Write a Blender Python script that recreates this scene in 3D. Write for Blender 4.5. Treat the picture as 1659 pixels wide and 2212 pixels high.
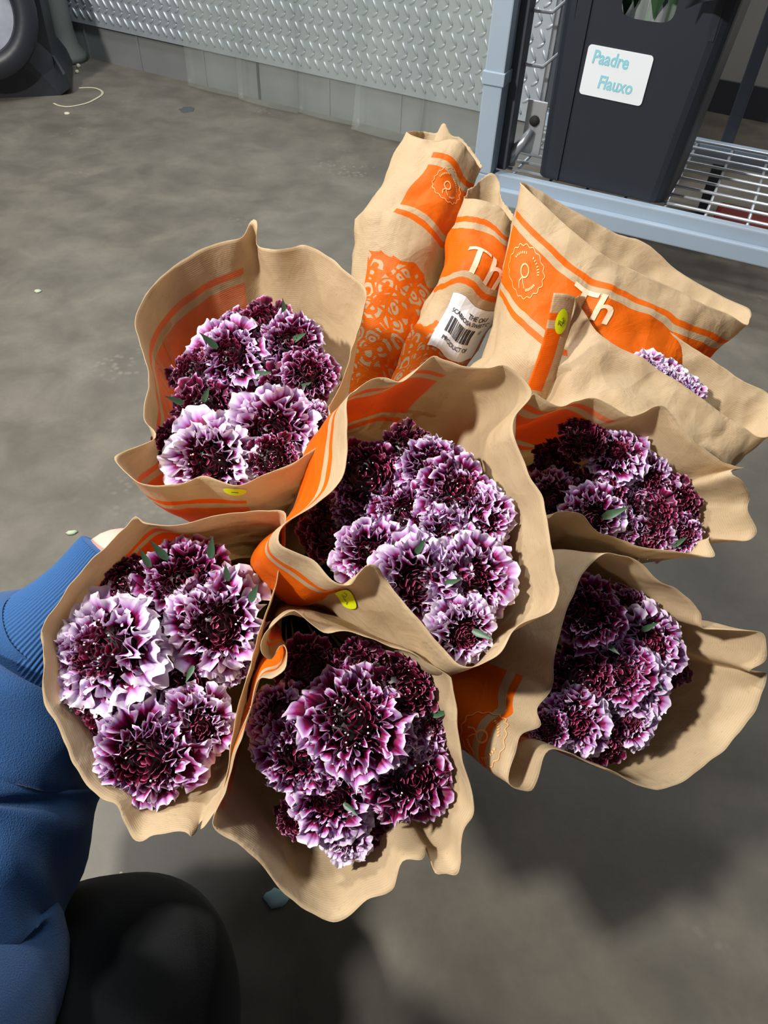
import bpy, bmesh, math, random
import numpy as np
from mathutils import Vector, Matrix, noise as mnoise

for o in list(bpy.data.objects):
    bpy.data.objects.remove(o, do_unlink=True)
scene = bpy.context.scene
COL = scene.collection
random.seed(7)
rng = np.random.default_rng(7)

# ------------------------------------------------------------------ camera
IW, IH, FPX, CAMH = 1659, 2212, 1600.0, 0.85
PITCH, ROLL = math.radians(46), math.radians(3.1)
_f = np.array([0, math.cos(PITCH), -math.sin(PITCH)])
_r0 = np.array([1.0, 0, 0]); _u0 = np.cross(_r0, _f)
CR = math.cos(ROLL) * _r0 + math.sin(ROLL) * _u0
CU = -math.sin(ROLL) * _r0 + math.cos(ROLL) * _u0
CF = _f
CO = np.array([0, 0, CAMH])
cam_data = bpy.data.cameras.new('camera')
cam_data.sensor_width = 36.0
cam_data.sensor_fit = 'AUTO'
cam_data.lens = FPX / IH * 36.0
cam_data.clip_start = 0.02
cam = bpy.data.objects.new('camera', cam_data)
COL.objects.link(cam)
cam.matrix_world = Matrix(((CR[0], CU[0], -CF[0], 0), (CR[1], CU[1], -CF[1], 0), (CR[2], CU[2], -CF[2], CAMH), (0, 0, 0, 1)))
scene.camera = cam

# ------------------------------------------------------------------ world and lamps
world = bpy.data.worlds.new('world'); scene.world = world
world.use_nodes = True
bg = world.node_tree.nodes['Background']
bg.inputs[0].default_value = (0.80, 0.88, 1.0, 1)
bg.inputs[1].default_value = 0.048

def area_lamp(name, loc, target, size, sizey, power, color):
    ld = bpy.data.lights.new(name, 'AREA')
    ld.shape = 'RECTANGLE'; ld.size = size; ld.size_y = sizey
    ld.energy = power; ld.color = color
    lo = bpy.data.objects.new(name, ld); COL.objects.link(lo)
    lo.location = loc
    d = Vector(target) - Vector(loc)
    lo.rotation_euler = d.to_track_quat('-Z', 'Y').to_euler()
    return lo

area_lamp('ceiling_or_fill_lamp', (-1.62, -0.36, 2.28), (0.0, 0.5, 0.3), 0.16, 0.16, 62, (1.0, 0.97, 0.91))
area_lamp('ceiling_or_fill_lamp', (-1.50, 0.95, 2.40), (0.0, 0.5, 0.3), 0.16, 0.16, 24, (1.0, 0.97, 0.91))
area_lamp('ceiling_or_fill_lamp', (-0.4, 1.7, 2.9), (-0.2, 2.7, 0.3), 1.2, 0.3, 34, (0.90, 0.95, 1.0))  # unseen fill lamp, added to brighten the tread plate wall
area_lamp('ceiling_or_fill_lamp', (1.3, 2.0, 2.8), (1.2, 2.6, 0.6), 0.8, 0.3, 14, (1.0, 0.97, 0.93))  # made-up fill above the rack, added so the pale wall behind is not dark

vs = scene.view_settings
vs.view_transform = 'Standard'; vs.look = 'None'; vs.gamma = 1.0; vs.use_curve_mapping = False
vs.exposure = 0.6

# ------------------------------------------------------------------ geometry helpers
def ray(px, py):
    return (px - IW / 2) / FPX * CR - (py - IH / 2) / FPX * CU + CF
def P(px, py, d):
    return CO + ray(px, py) * d
def onz(px, py, z):
    r = ray(px, py); return CO + r * ((z - CAMH) / r[2])
def proj(p):
    q = np.asarray(p, float) - CO
    d = q @ CF
    return IW / 2 + FPX * (q @ CR) / d, IH / 2 - FPX * (q @ CU) / d, d

def tag(o, label=None, cat=None, group=None, kind=None):
    if label: o['label'] = label
    if cat: o['category'] = cat
    if group: o['group'] = group
    if kind: o['kind'] = kind
    return o

def mesh_of(name, verts, faces, mats=(), smooth=False, uvs=None):
    me = bpy.data.meshes.new(name)
    me.from_pydata([tuple(map(float, v)) for v in verts], [], faces)
    for m in (mats if isinstance(mats, (list, tuple)) else [mats]):
        me.materials.append(m)
    if smooth:
        me.polygons.foreach_set('use_smooth', [True] * len(me.polygons))
    if uvs is not None:
        ul = me.uv_layers.new(name='UVMap')
        vi = np.zeros(len(me.loops), dtype=np.int32)
        me.loops.foreach_get('vertex_index', vi)
        ul.data.foreach_set('uv', np.asarray(uvs, float)[vi].ravel())
    me.update()
    return me

def add(name, me, parent=None, loc=None):
    o = bpy.data.objects.new(name, me); COL.objects.link(o)
    if parent is not None: o.parent = parent
    if loc is not None: o.location = loc
    return o

def empty(name, loc=(0, 0, 0), rot=None):
    o = bpy.data.objects.new(name, None); COL.objects.link(o)
    o.location = loc
    o.empty_display_size = 0.05
    if rot is not None: o.rotation_euler = rot
    return o

class MB:
    """collects shapes for one mesh"""
    def __init__(s): s.v = []; s.f = []
    def raw(s, v, f):
        n = len(s.v); s.v += [tuple(map(float, p)) for p in v]; s.f += [tuple(i + n for i in q) for q in f]; return s
    def box(s, lo, hi, bev=0.0, M=None):
        bm = bmesh.new(); bmesh.ops.create_cube(bm, size=1)
        for v in bm.verts:
            v.co = Vector([(lo[i] + hi[i]) / 2 + v.co[i] * (hi[i] - lo[i]) for i in range(3)])
        if bev: bmesh.ops.bevel(bm, geom=bm.edges[:], offset=bev, segments=2, affect='EDGES', profile=0.6)
        s._bm(bm, M); return s
    def _bm(s, bm, M=None):
        bm.verts.index_update()
        vs_ = [(M @ v.co if M is not None else v.co.copy()) for v in bm.verts]
        s.raw([tuple(v) for v in vs_], [tuple(v.index for v in f.verts) for f in bm.faces]); bm.free()
    def tube(s, pts, r, n=8, caps=True):
        pts = [np.asarray(p, float) for p in pts]
        rs = r if isinstance(r, (list, tuple, np.ndarray)) else [r] * len(pts)
        rings = tube_rings(pts, rs, n)
        v = [p for ring in rings for p in ring]; f = []
        for i in range(len(pts) - 1):
            for j in range(n):
                f.append((i * n + j, i * n + (j + 1) % n, (i + 1) * n + (j + 1) % n, (i + 1) * n + j))
        if caps:
            f.append(tuple(range(n - 1, -1, -1))); f.append(tuple((len(pts) - 1) * n + j for j in range(n)))
        s.raw(v, f); return s
    def build(s, name, mat, parent=None, smooth=False):
        return add(name, mesh_of(name, s.v, s.f, mat, smooth), parent)

def tube_rings(pts, rs, n, prof=None):
    out = []; up = None
    for i, p in enumerate(pts):
        a = pts[max(i - 1, 0)]; b = pts[min(i + 1, len(pts) - 1)]
        t = (b - a) / (np.linalg.norm(b - a) + 1e-12)
        if up is None:
            h = np.array([0, 0, 1.0]) if abs(t[2]) < 0.9 else np.array([1.0, 0, 0])
            up = np.cross(t, h); up /= np.linalg.norm(up)
        else:
            up = up - t * (up @ t); up /= np.linalg.norm(up)
        w = np.cross(t, up)
        ring = []
        for j in range(n):
            a_ = 2 * math.pi * j / n
            k = rs[i] * (prof(i, a_) if prof else 1.0)
            ring.append(p + (up * math.cos(a_) + w * math.sin(a_)) * k)
        out.append(ring)
    return out

def catmull(pts, n, closed=False):
    pts = [np.asarray(p, float) for p in pts]; m = len(pts); out = []
    segs = m if closed else m - 1
    for i in range(segs):
        if closed: p0, p1, p2, p3 = pts[(i - 1) % m], pts[i], pts[(i + 1) % m], pts[(i + 2) % m]
        else: p0, p1, p2, p3 = pts[max(i - 1, 0)], pts[i], pts[i + 1], pts[min(i + 2, m - 1)]
        for k in range(n):
            t = k / n
            out.append(0.5 * ((2 * p1) + (-p0 + p2) * t + (2 * p0 - 5 * p1 + 4 * p2 - p3) * t * t + (-p0 + 3 * p1 - 3 * p2 + p3) * t ** 3))
    if not closed: out.append(pts[-1])
    return out

def resample(loop, n):
    L = np.asarray(loop); Q = np.vstack([L, L[:1]])
    seg = np.linalg.norm(np.diff(Q, axis=0), axis=1); c = np.concatenate([[0], np.cumsum(seg)])
    t = np.arange(n) / n * c[-1]
    return np.stack([np.interp(t, c, Q[:, k]) for k in range(3)], axis=1), c[-1]

# ------------------------------------------------------------------ materials
def srgb(r, g, b):
    def c(x):
        x /= 255.0
        return x / 12.92 if x <= 0.04045 else ((x + 0.055) / 1.055) ** 2.4
    return (c(r), c(g), c(b), 1)

class NT:
    def __init__(s, name):
        s.m = bpy.data.materials.new(name); s.m.use_nodes = True
        s.t = s.m.node_tree; s.n = s.t.nodes; s.l = s.t.links
        s.b = s.n['Principled BSDF']; s.out = s.n['Material Output']
    def node(s, typ, **kw):
        x = s.n.new(typ)
        for k, v in kw.items():
            if k.startswith('i_'):
                key = k[2:]; key = int(key) if key.isdigit() else key
                x.inputs[key].default_value = v
            else: setattr(x, k, v)
        return x
    def link(s, a, b): s.l.new(a, b)
    def math(s, op, a, b=None, c=None):
        x = s.n.new('ShaderNodeMath'); x.operation = op
        for i, q in enumerate((a, b, c)):
            if q is None: continue
            if isinstance(q, (int, float)): x.inputs[i].default_value = q
            else: s.l.new(q, x.inputs[i])
        return x.outputs[0]
    def mix(s, fac, a, b):
        x = s.n.new('ShaderNodeMix'); x.data_type = 'RGBA'
        for sock, q in ((x.inputs[0], fac), (x.inputs[6], a), (x.inputs[7], b)):
            if isinstance(q, (int, float, tuple)): sock.default_value = q
            else: s.l.new(q, sock)
        return x.outputs[2]
    def ramp(s, fac, stops):
        x = s.n.new('ShaderNodeValToRGB'); cr = x.color_ramp
        while len(cr.elements) > 1: cr.elements.remove(cr.elements[-1])
        cr.elements[0].position = stops[0][0]; cr.elements[0].color = stops[0][1]
        for p, c in stops[1:]:
            e = cr.elements.new(p); e.color = c
        s.l.new(fac, x.inputs[0]); return x.outputs[0]
    def noise(s, scale, detail=4, rough=0.5, vec=None, dist=0.0):
        x = s.n.new('ShaderNodeTexNoise'); x.inputs['Scale'].default_value = scale
        x.inputs['Detail'].default_value = detail; x.inputs['Roughness'].default_value = rough
        x.inputs['Distortion'].default_value = dist
        if vec is not None: s.l.new(vec, x.inputs['Vector'])
        return x.outputs[0]
    def bump(s, h, strength, dist=0.001):
        x = s.n.new('ShaderNodeBump'); x.inputs['Strength'].default_value = strength
        x.inputs['Distance'].default_value = dist; s.l.new(h, x.inputs['Height'])
        s.l.new(x.outputs[0], s.b.inputs['Normal']); return x.outputs[0]
    def set(s, **kw):
        for k, v in kw.items():
            s.b.inputs[k.replace('_', ' ')].default_value = v
        return s

def plain(name, col, rough=0.5, metal=0.0, nscale=40, var=0.12, bump=0.0):
    t = NT(name); t.set(Roughness=rough, Metallic=metal)
    co = t.node('ShaderNodeTexCoord').outputs['Object']
    n = t.noise(nscale, 4, 0.55, co)
    a = tuple(c * (1 - var) for c in col[:3]) + (1,); b = tuple(min(1, c * (1 + var)) for c in col[:3]) + (1,)
    t.link(t.mix(n, a, b), t.b.inputs['Base Color'])
    if bump: t.bump(n, bump)
    return t.m

def mat_floor():
    t = NT('concrete_floor'); co = t.node('ShaderNodeTexCoord').outputs['Object']
    big = t.noise(2.3, 5, 0.6, co, 0.6); mid = t.noise(9, 6, 0.6, co, 0.3); fine = t.noise(120, 3, 0.6, co)
    c1 = t.ramp(big, [(0.30, srgb(80, 72, 62)), (0.48, srgb(98, 92, 81)), (0.62, srgb(108, 103, 93)), (0.75, srgb(86, 78, 67))])
    c2 = t.ramp(mid, [(0.35, srgb(80, 76, 69)), (0.5, srgb(102, 97, 88)), (0.68, srgb(126, 119, 106))])
    c = t.mix(0.5, c1, c2)
    c = t.mix(t.math('MULTIPLY', fine, 0.35), c, srgb(76, 72, 66))
    # small worn patch of exposed aggregate
    vor = t.node('ShaderNodeTexVoronoi', i_Scale=70.0); t.link(co, vor.inputs['Vector'])
    patch = t.ramp(t.noise(3.1, 3, 0.5, co), [(0.60, (0, 0, 0, 1)), (0.68, (1, 1, 1, 1))])
    spot = t.ramp(vor.outputs['Distance'], [(0.15, (1, 1, 1, 1)), (0.45, (0, 0, 0, 1))])
    c = t.mix(t.math('MULTIPLY', t.math('MULTIPLY', patch, spot), 0.2), c, srgb(170, 164, 150))
    t.link(c, t.b.inputs['Base Color'])
    t.link(t.math('MULTIPLY_ADD', mid, 0.3, 0.42), t.b.inputs['Roughness'])
    t.bump(t.math('ADD', mid, t.math('MULTIPLY', fine, 0.3)), 0.25, 0.002)
    return t.m

def mat_plate():
    t = NT('tread_plate_metal'); co = t.node('ShaderNodeTexCoord').outputs['Object']
    n = t.noise(5, 5, 0.6, co); n2 = t.noise(60, 3, 0.6, co)
    c = t.mix(n, srgb(166, 176, 186), srgb(205, 212, 216))
    t.link(c, t.b.inputs['Base Color']); t.set(Metallic=0.55)
    t.link(t.math('MULTIPLY_ADD', n2, 0.15, 0.36), t.b.inputs['Roughness'])
    return t.m

def mat_curtain():
    t = NT('clear_plastic_strip')
    co = t.node('ShaderNodeTexCoord').outputs['Object']
    t.set(Roughness=0.25); t.b.inputs['Base Color'].default_value = srgb(214, 220, 214)
    tr = t.node('ShaderNodeBsdfTransparent'); tr.inputs[0].default_value = (0.97, 0.98, 0.97, 1)
    ms = t.node('ShaderNodeMixShader')
    f = t.math('MULTIPLY_ADD', t.noise(6, 3, 0.5, co), 0.14, 0.02)
    t.link(f, ms.inputs[0]); t.link(tr.outputs[0], ms.inputs[1]); t.link(t.b.outputs[0], ms.inputs[2])
    t.link(ms.outputs[0], t.out.inputs[0]); return t.m

def mat_film():
    t = NT('clear_film_wrap')
    t.set(Roughness=0.15); t.b.inputs['Base Color'].default_value = srgb(220, 225, 228)
    tr = t.node('ShaderNodeBsdfTransparent')
    ms = t.node('ShaderNodeMixShader'); ms.inputs[0].default_value = 0.4
    t.link(tr.outputs[0], ms.inputs[1]); t.link(t.b.outputs[0], ms.inputs[2])
    t.link(ms.outputs[0], t.out.inputs[0]); return t.m

KR_A, KR_B = srgb(226, 204, 168), srgb(212, 186, 148)
ORANGE = srgb(244, 118, 18)

def mat_paper(name, width, v0, inside=False, flower=False):
    """kraft paper; u = fraction around the rim from the band start, v = metres below the rim"""
    t = NT(name)
    uv = t.node('ShaderNodeUVMap').outputs[0]
    sep = t.node('ShaderNodeSeparateXYZ'); t.link(uv, sep.inputs[0]); u, v = sep.outputs[0], sep.outputs[1]
    co = t.node('ShaderNodeTexCoord').outputs['Object']
    n = t.noise(60, 5, 0.65, co); speck = t.noise(420, 2, 0.5, co)
    kraft = t.mix(n, KR_B, KR_A)
    kraft = t.mix(t.ramp(speck, [(0.66, (0, 0, 0, 1)), (0.80, (0.5, 0.5, 0.5, 1))]), kraft, srgb(176, 144, 104))
    # woven rib of the paper
    wob = t.math('MULTIPLY', t.noise(25, 2, 0.5, co), 0.0016)
    rib = t.math('SINE', t.math('MULTIPLY', t.math('ADD', v, wob), 2 * math.pi / 0.0017))
    rib01 = t.math('MULTIPLY_ADD', rib, 0.5, 0.5)
    kraft = t.mix(t.math('MULTIPLY', rib01, 0.12), kraft, srgb(150, 116, 78))
    def between(x, a, b):
        return t.math('MULTIPLY', t.math('GREATER_THAN', x, a), t.math('LESS_THAN', x, b))
    mu = between(u, 0.0, width)
    s1 = between(v, v0, v0 + 0.006); bd = between(v, v0 + 0.013, v0 + 0.066); s2 = between(v, v0 + 0.072, v0 + 0.078)
    m = t.math('MULTIPLY', mu, t.math('MINIMUM', t.math('ADD', t.math('ADD', s1, bd), s2), 1.0))
    if flower:
        vor = t.node('ShaderNodeTexVoronoi', feature='SMOOTH_F1'); vor.inputs['Scale'].default_value = 1.0
        mp = t.node('ShaderNodeMapping'); mp.inputs['Scale'].default_value = (16, 75, 1)
        wv = t.node('ShaderNodeVectorMath', operation='ADD'); t.link(uv, wv.inputs[0])
        nz = t.node('ShaderNodeTexNoise'); nz.inputs['Scale'].default_value = 40; t.link(co, nz.inputs['Vector'])
        sc = t.node('ShaderNodeVectorMath', operation='SCALE'); sc.inputs['Scale'].default_value = 0.012; t.link(nz.outputs['Color'], sc.inputs[0])
        t.link(sc.outputs[0], wv.inputs[1]); t.link(wv.outputs[0], mp.inputs[0]); t.link(mp.outputs[0], vor.inputs['Vector'])
        d = vor.outputs['Distance']
        v2 = t.node('ShaderNodeTexVoronoi', feature='DISTANCE_TO_EDGE'); v2.inputs['Scale'].default_value = 1.0; t.link(mp.outputs[0], v2.inputs['Vector'])
        pet = t.math('MAXIMUM', t.math('LESS_THAN', v2.outputs['Distance'], 0.11), t.math('GREATER_THAN', t.math('SINE', t.math('MULTIPLY', d, 24.0)), 0.25))
        edge = t.math('MULTIPLY_ADD', t.noise(30, 2, 0.5, co), 0.04, v0 + 0.095)
        m2 = t.math('MULTIPLY', t.math('MULTIPLY', between(u, 0.0, flower), pet), t.math('GREATER_THAN', v, edge))
        m = t.math('MAXIMUM', m, m2)
    if inside:
        m = t.math('MULTIPLY', m, 0.52)
    c = t.mix(m, kraft, ORANGE)
    t.link(c, t.b.inputs['Base Color'])
    t.set(Roughness=0.62 if inside else 0.5)
    t.b.inputs['Specular IOR Level'].default_value = 0.25
    crum = t.noise(38, 3, 0.6, co, 0.8)
    vc = t.node('ShaderNodeTexVoronoi', i_Scale=34.0); wn = t.node('ShaderNodeTexNoise'); wn.inputs['Scale'].default_value = 18; t.link(co, wn.inputs['Vector'])
    wm = t.node('ShaderNodeMix', data_type='VECTOR'); wm.inputs[0].default_value = 0.03; t.link(co, wm.inputs[4]); t.link(wn.outputs['Color'], wm.inputs[5]); t.link(wm.outputs[1], vc.inputs['Vector'])
    crum = t.math('ADD', t.math('MULTIPLY', crum, 0.8), t.math('MULTIPLY', vc.outputs['Distance'], 1.1))
    h = t.math('ADD', t.math('MULTIPLY', rib01, 0.05), t.math('ADD', t.math('MULTIPLY', n, 0.25), t.math('MULTIPLY', crum, 1.6)))
    bn = t.bump(h, 0.7 if inside else 0.95, 0.0014)
    tl = t.node('ShaderNodeBsdfTranslucent'); t.link(c, tl.inputs[0]); t.link(bn, tl.inputs['Normal'])
    ms = t.node('ShaderNodeMixShader'); ms.inputs[0].default_value = 0.42
    t.link(t.b.outputs[0], ms.inputs[1]); t.link(tl.outputs[0], ms.inputs[2]); t.link(ms.outputs[0], t.out.inputs[0])
    return t.m

def mat_petal():
    t = NT('scabiosa_petal')
    uv = t.node('ShaderNodeUVMap').outputs[0]
    sep = t.node('ShaderNodeSeparateXYZ'); t.link(uv, sep.inputs[0])
    oi = t.node('ShaderNodeObjectInfo'); sc = t.node('ShaderNodeSeparateColor'); t.link(oi.outputs['Color'], sc.inputs[0])
    vein = t.math('MULTIPLY', t.math('SINE', t.math('MULTIPLY', sep.outputs[0], 46.0)), 0.025)
    e = t.math('ADD', t.math('ADD', sep.outputs[1], vein), t.math('MULTIPLY_ADD', sc.outputs[0], 0.55, -0.465))
    c = t.ramp(e, [(0.0, srgb(30, 3, 14)), (0.34, srgb(62, 4, 30)), (0.50, srgb(108, 6, 54)), (0.60, srgb(150, 18, 92)),
                   (0.68, srgb(176, 112, 180)), (0.80, srgb(208, 178, 220)), (1.0, srgb(246, 238, 247))])
    # very thin pale margin on every petal
    mar = t.ramp(sep.outputs[1], [(0.90, (0, 0, 0, 1)), (0.98, (1, 1, 1, 1))])
    c = t.mix(t.math('MULTIPLY', mar, t.math('MINIMUM', t.math('MULTIPLY_ADD', sc.outputs[0], 0.9, 0.2), 0.9)), c, srgb(246, 230, 242))
    t.link(c, t.b.inputs['Base Color']); t.set(Roughness=0.55)
    t.b.inputs['Specular IOR Level'].default_value = 0.3
    tl = t.node('ShaderNodeBsdfTranslucent'); t.link(c, tl.inputs[0])
    ms = t.node('ShaderNodeMixShader'); ms.inputs[0].default_value = 0.15
    t.link(t.b.outputs[0], ms.inputs[1]); t.link(tl.outputs[0], ms.inputs[2]); t.link(ms.outputs[0], t.out.inputs[0])
    return t.m

def mat_floret():
    t = NT('scabiosa_floret')
    uv = t.node('ShaderNodeUVMap').outputs[0]
    sep = t.node('ShaderNodeSeparateXYZ'); t.link(uv, sep.inputs[0])
    oi = t.node('ShaderNodeObjectInfo'); sc = t.node('ShaderNodeSeparateColor'); t.link(oi.outputs['Color'], sc.inputs[0])
    dark = t.ramp(sep.outputs[1], [(0.0, srgb(26, 2, 12)), (0.5, srgb(98, 8, 42)), (0.82, srgb(132, 20, 62)), (1.0, srgb(196, 120, 150))])
    lil = t.ramp(sep.outputs[1], [(0.0, srgb(90, 40, 110)), (0.5, srgb(176, 140, 206)), (1.0, srgb(226, 210, 240))])
    c = t.mix(sc.outputs[1], dark, lil)
    t.link(c, t.b.inputs['Base Color']); t.set(Roughness=0.4)
    return t.m

def mat_leaf():
    t = NT('leaf_green'); co = t.node('ShaderNodeTexCoord').outputs['Object']
    n = t.noise(30, 3, 0.5, co)
    t.link(t.mix(n, srgb(32, 62, 40), srgb(78, 112, 80)), t.b.inputs['Base Color']); t.set(Roughness=0.45)
    return t.m

def mat_cloth(name, a, b, scale, rough=0.9, bs=0.6):
    t = NT(name); co = t.node('ShaderNodeTexCoord').outputs['Object']
    uv = t.node('ShaderNodeUVMap').outputs[0]
    n = t.noise(9, 4, 0.6, co); f = t.noise(scale, 3, 0.7, co)
    w = t.node('ShaderNodeTexVoronoi', i_Scale=scale * 0.7); t.link(co, w.inputs['Vector'])
    c = t.mix(t.math('MULTIPLY_ADD', f, 0.7, t.math('MULTIPLY', n, 0.3)), a, b)
    t.link(c, t.b.inputs['Base Color']); t.set(Roughness=rough)
    t.b.inputs['Sheen Weight'].default_value = 0.15
    t.b.inputs['Specular IOR Level'].default_value = 0.15
    t.bump(t.math('ADD', f, w.outputs['Distance']), bs, 0.0008)
    return t.m

def mat_skin():
    t = NT('skin'); co = t.node('ShaderNodeTexCoord').outputs['Object']
    n = t.noise(40, 4, 0.5, co)
    t.link(t.mix(n, srgb(226, 168, 152), srgb(240, 192, 176)), t.b.inputs['Base Color']); t.set(Roughness=0.5)
    t.b.inputs['Subsurface Weight'].default_value = 0.15
    t.b.inputs['Subsurface Radius'].default_value = (0.01, 0.004, 0.002)
    return t.m

M = dict(
    floor=mat_floor(), plate=mat_plate(), curtain=mat_curtain(), film=mat_film(),
    kick=plain('kick_plate_metal', srgb(136, 138, 138), 0.5, 0.3, 8, 0.15),
    seam=plain('dark_seam', srgb(46, 44, 42), 0.8), whitewall=plain('pale_wall_panel', srgb(196, 194, 188), 0.6, 0, 4, 0.06),
    darkbase=plain('dark_baseboard', srgb(70, 72, 78), 0.6), postgrey=plain('grey_green_post', srgb(112, 120, 114), 0.5, 0, 6, 0.15),
    blackplastic=plain('black_plastic', srgb(34, 36, 42), 0.42, 0, 20, 0.15, 0.05), bucket=plain('bucket_plastic', srgb(36, 40, 50), 0.5, 0, 10, 0.08),
    dusty=plain('dusty_grey_disc', srgb(150, 152, 164), 0.45, 0.0, 14, 0.45),
    rack=plain('rack_blue_grey_paint', srgb(158, 174, 190), 0.45, 0, 12, 0.05), wire=plain('galvanised_wire', srgb(196, 200, 206), 0.35, 0.6, 60, 0.08),
    rackdark=plain('dark_rack_paint', srgb(66, 70, 78), 0.5), card=plain('white_card', srgb(238, 244, 250), 0.5, 0, 9, 0.02),
    cyan=plain('cyan_marker_ink', srgb(146, 212, 226), 0.6), red=plain('red_plastic', srgb(112, 18, 16), 0.5),
    petal=mat_petal(), floret=mat_floret(), leaf=mat_leaf(), anther=plain('anther_white', srgb(244, 236, 232), 0.4),
    stem=plain('stem_green', srgb(74, 132, 62), 0.5, 0, 60, 0.25), skin=mat_skin(),
    blue=mat_cloth('blue_fleece', srgb(26, 58, 100), srgb(56, 96, 146), 1300, 0.9, 0.4), blue_rib=mat_cloth('blue_rib_knit', srgb(32, 68, 114), srgb(58, 100, 152), 1500, 0.9, 0.25),
    black=mat_cloth('black_trouser_cloth', srgb(9, 11, 14), srgb(16, 20, 24), 1500, 0.85, 0.25),
    shoe=plain('black_shoe', srgb(24, 24, 26), 0.5), yellow=plain('yellow_sticker', srgb(232, 246, 10), 0.45, 0, 30, 0.03),
    ink=plain('black_ink', srgb(38, 36, 44), 0.6), label=plain('white_label', srgb(236, 240, 248), 0.4, 0, 40, 0.02),
    letter=plain('print_gap_kraft', srgb(222, 196, 164), 0.5, 0, 200, 0.06), orange=plain('orange_print', srgb(244, 118, 18), 0.5, 0, 80, 0.05),
    paleorange=plain('pale_orange_print', srgb(250, 176, 110), 0.5, 0, 80, 0.05),
    scrap=plain('pale_scrap', srgb(196, 192, 170), 0.7), petal_scrap=plain('pale_blue_scrap', srgb(172, 210, 214), 0.6),
    strap=plain('clear_strap', srgb(196, 190, 164), 0.3), leafscrap=plain('pale_leaf_scrap', srgb(168, 178, 152), 0.7), dirt=plain('dark_smudge', srgb(70, 72, 76), 0.8),
    lilac=plain('lilac_petal', srgb(200, 172, 220), 0.5, 0, 90, 0.2),
)

# ------------------------------------------------------------------ setting: floor and walls
fl = MB().box((-4, -2.5, -0.06), (5, 6.5, 0.0)).build('floor', M['floor']); tag(fl, 'worn stained grey concrete floor', kind='structure')

WA = math.radians(-26.8)
WE = np.array([math.cos(WA), math.sin(WA), 0]); WN = np.array([math.sin(WA), -math.cos(WA), 0])   # along the wall, towards camera
W0 = np.array([-1.164, 3.054, 0.0])
def wall_pt(s, off, z): return W0 + WE * s + WN * off + np.array([0, 0, z])
WM = Matrix(((WE[0], -WN[0], 0, W0[0]), (WE[1], -WN[1], 0, W0[1]), (0, 0, 1, 0), (0, 0, 0, 1)))   # x along, y away from camera, z up

KH = 0.115
wl = MB().box((-3.4, 0.0, KH), (2.05, 0.09, 2.7), M=WM).build('wall_back', M['plate']); tag(wl, 'diamond tread plate wall panel', kind='structure')
tm = MB()
bm0 = bmesh.new(); bmesh.ops.create_uvsphere(bm0, u_segments=8, v_segments=5, radius=1.0)
sv = [v.co.copy() for v in bm0.verts]; sf = [tuple(v.index for v in f.verts) for f in bm0.faces]; bm0.free()
row = 0; z = KH + 0.03
while z < 1.0:
    s = -0.75 + (0.0 if row % 2 == 0 else 0.017)
    while s < 2.0:
        for ang, ds, dz, ln, wd, hh in ((-57, 0, 0, 0.0185, 0.0052, 0.0042), (38, 0.017, 0.023, 0.0125, 0.0042, 0.0020)):
            a, b = math.cos(math.radians(ang)), math.sin(math.radians(ang))
            tm.raw([tuple(WM @ Vector((s + ds + a * q.x * ln - b * q.z * wd, -0.0003 + q.y * hh, z + dz + b * q.x * ln + a * q.z * wd))) for q in sv], sf)
        s += 0.034
    z += 0.046; row += 1
tr = tm.build('tread', M['plate'], wl, True); tag(tr, 'raised treads of the plate', kind='stuff')

bb = MB().box((-3.4, 0.012, 0.0), (2.05, 0.08, KH), M=WM).build('baseboard_back', M['kick']); tag(bb, 'grey metal kick plate under the tread plate', kind='structure')
for s in (0.52, 0.745, 1.02, 1.28, -0.02, 0.23):
    MB().box((s - 0.004, 0.008, 0.0), (s + 0.004, 0.02, KH - 0.002), M=WM).build('seam_strip', M['seam'] if s in (0.745,) else M['kick'], bb)

# second, paler wall further back on the right
w2 = onz(1650, 262, 0.0)
WM2 = Matrix(((WE[0], -WN[0], 0, w2[0]), (WE[1], -WN[1], 0, w2[1]), (0, 0, 1, 0), (0, 0, 0, 1)))
o = MB().box((-0.75, 0, 0.10), (1.8, 0.08, 2.7), M=WM2).build('wall_right', M['whitewall']); tag(o, 'pale wall panel behind the rack', kind='structure')
o = MB().box((-0.75, -0.012, 0.0), (1.8, 0.07, 0.10), M=WM2).build('baseboard_right', M['darkbase']); tag(o, 'dark baseboard behind the rack', kind='structure')

# clear plastic strip curtain in front of the plate
sc_ = empty('strip_curtain', tuple(wall_pt(0.9, 0.04, 0)))
tag(sc_, 'clear hanging plastic strip curtain in front of the metal plate wall', 'curtain')
for i, s in enumerate((0.475, 0.70, 0.925, 1.15, 1.375)):
    v = []; f = []
    for a in range(7):
        for b in range(13):
            x = s + 0.235 * a / 6; zz = 0.008 + 2.3 * (b / 12) ** 1.6
            y = -0.03 - 0.012 * (i % 2) - 0.010 * math.sin(math.pi * a / 6) - 0.02 * max(0, 1 - b / 2) * (0.3 + (i == 3))
            v.append((x, y, zz))
    for a in range(6):
        for b in range(12):
            f.append((a * 13 + b, (a + 1) * 13 + b, (a + 1) * 13 + b + 1, a * 13 + b + 1))
    mw = sc_.matrix_basis.inverted() if False else Matrix.Translation(-Vector(sc_.location)) @ WM
    me = mesh_of('strip', [tuple(mw @ Vector(q)) for q in v], f, M['curtain'], True)
    so = add('strip', me, sc_)
    md = so.modifiers.new('thick', 'SOLIDIFY'); md.thickness = 0.0025

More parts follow.
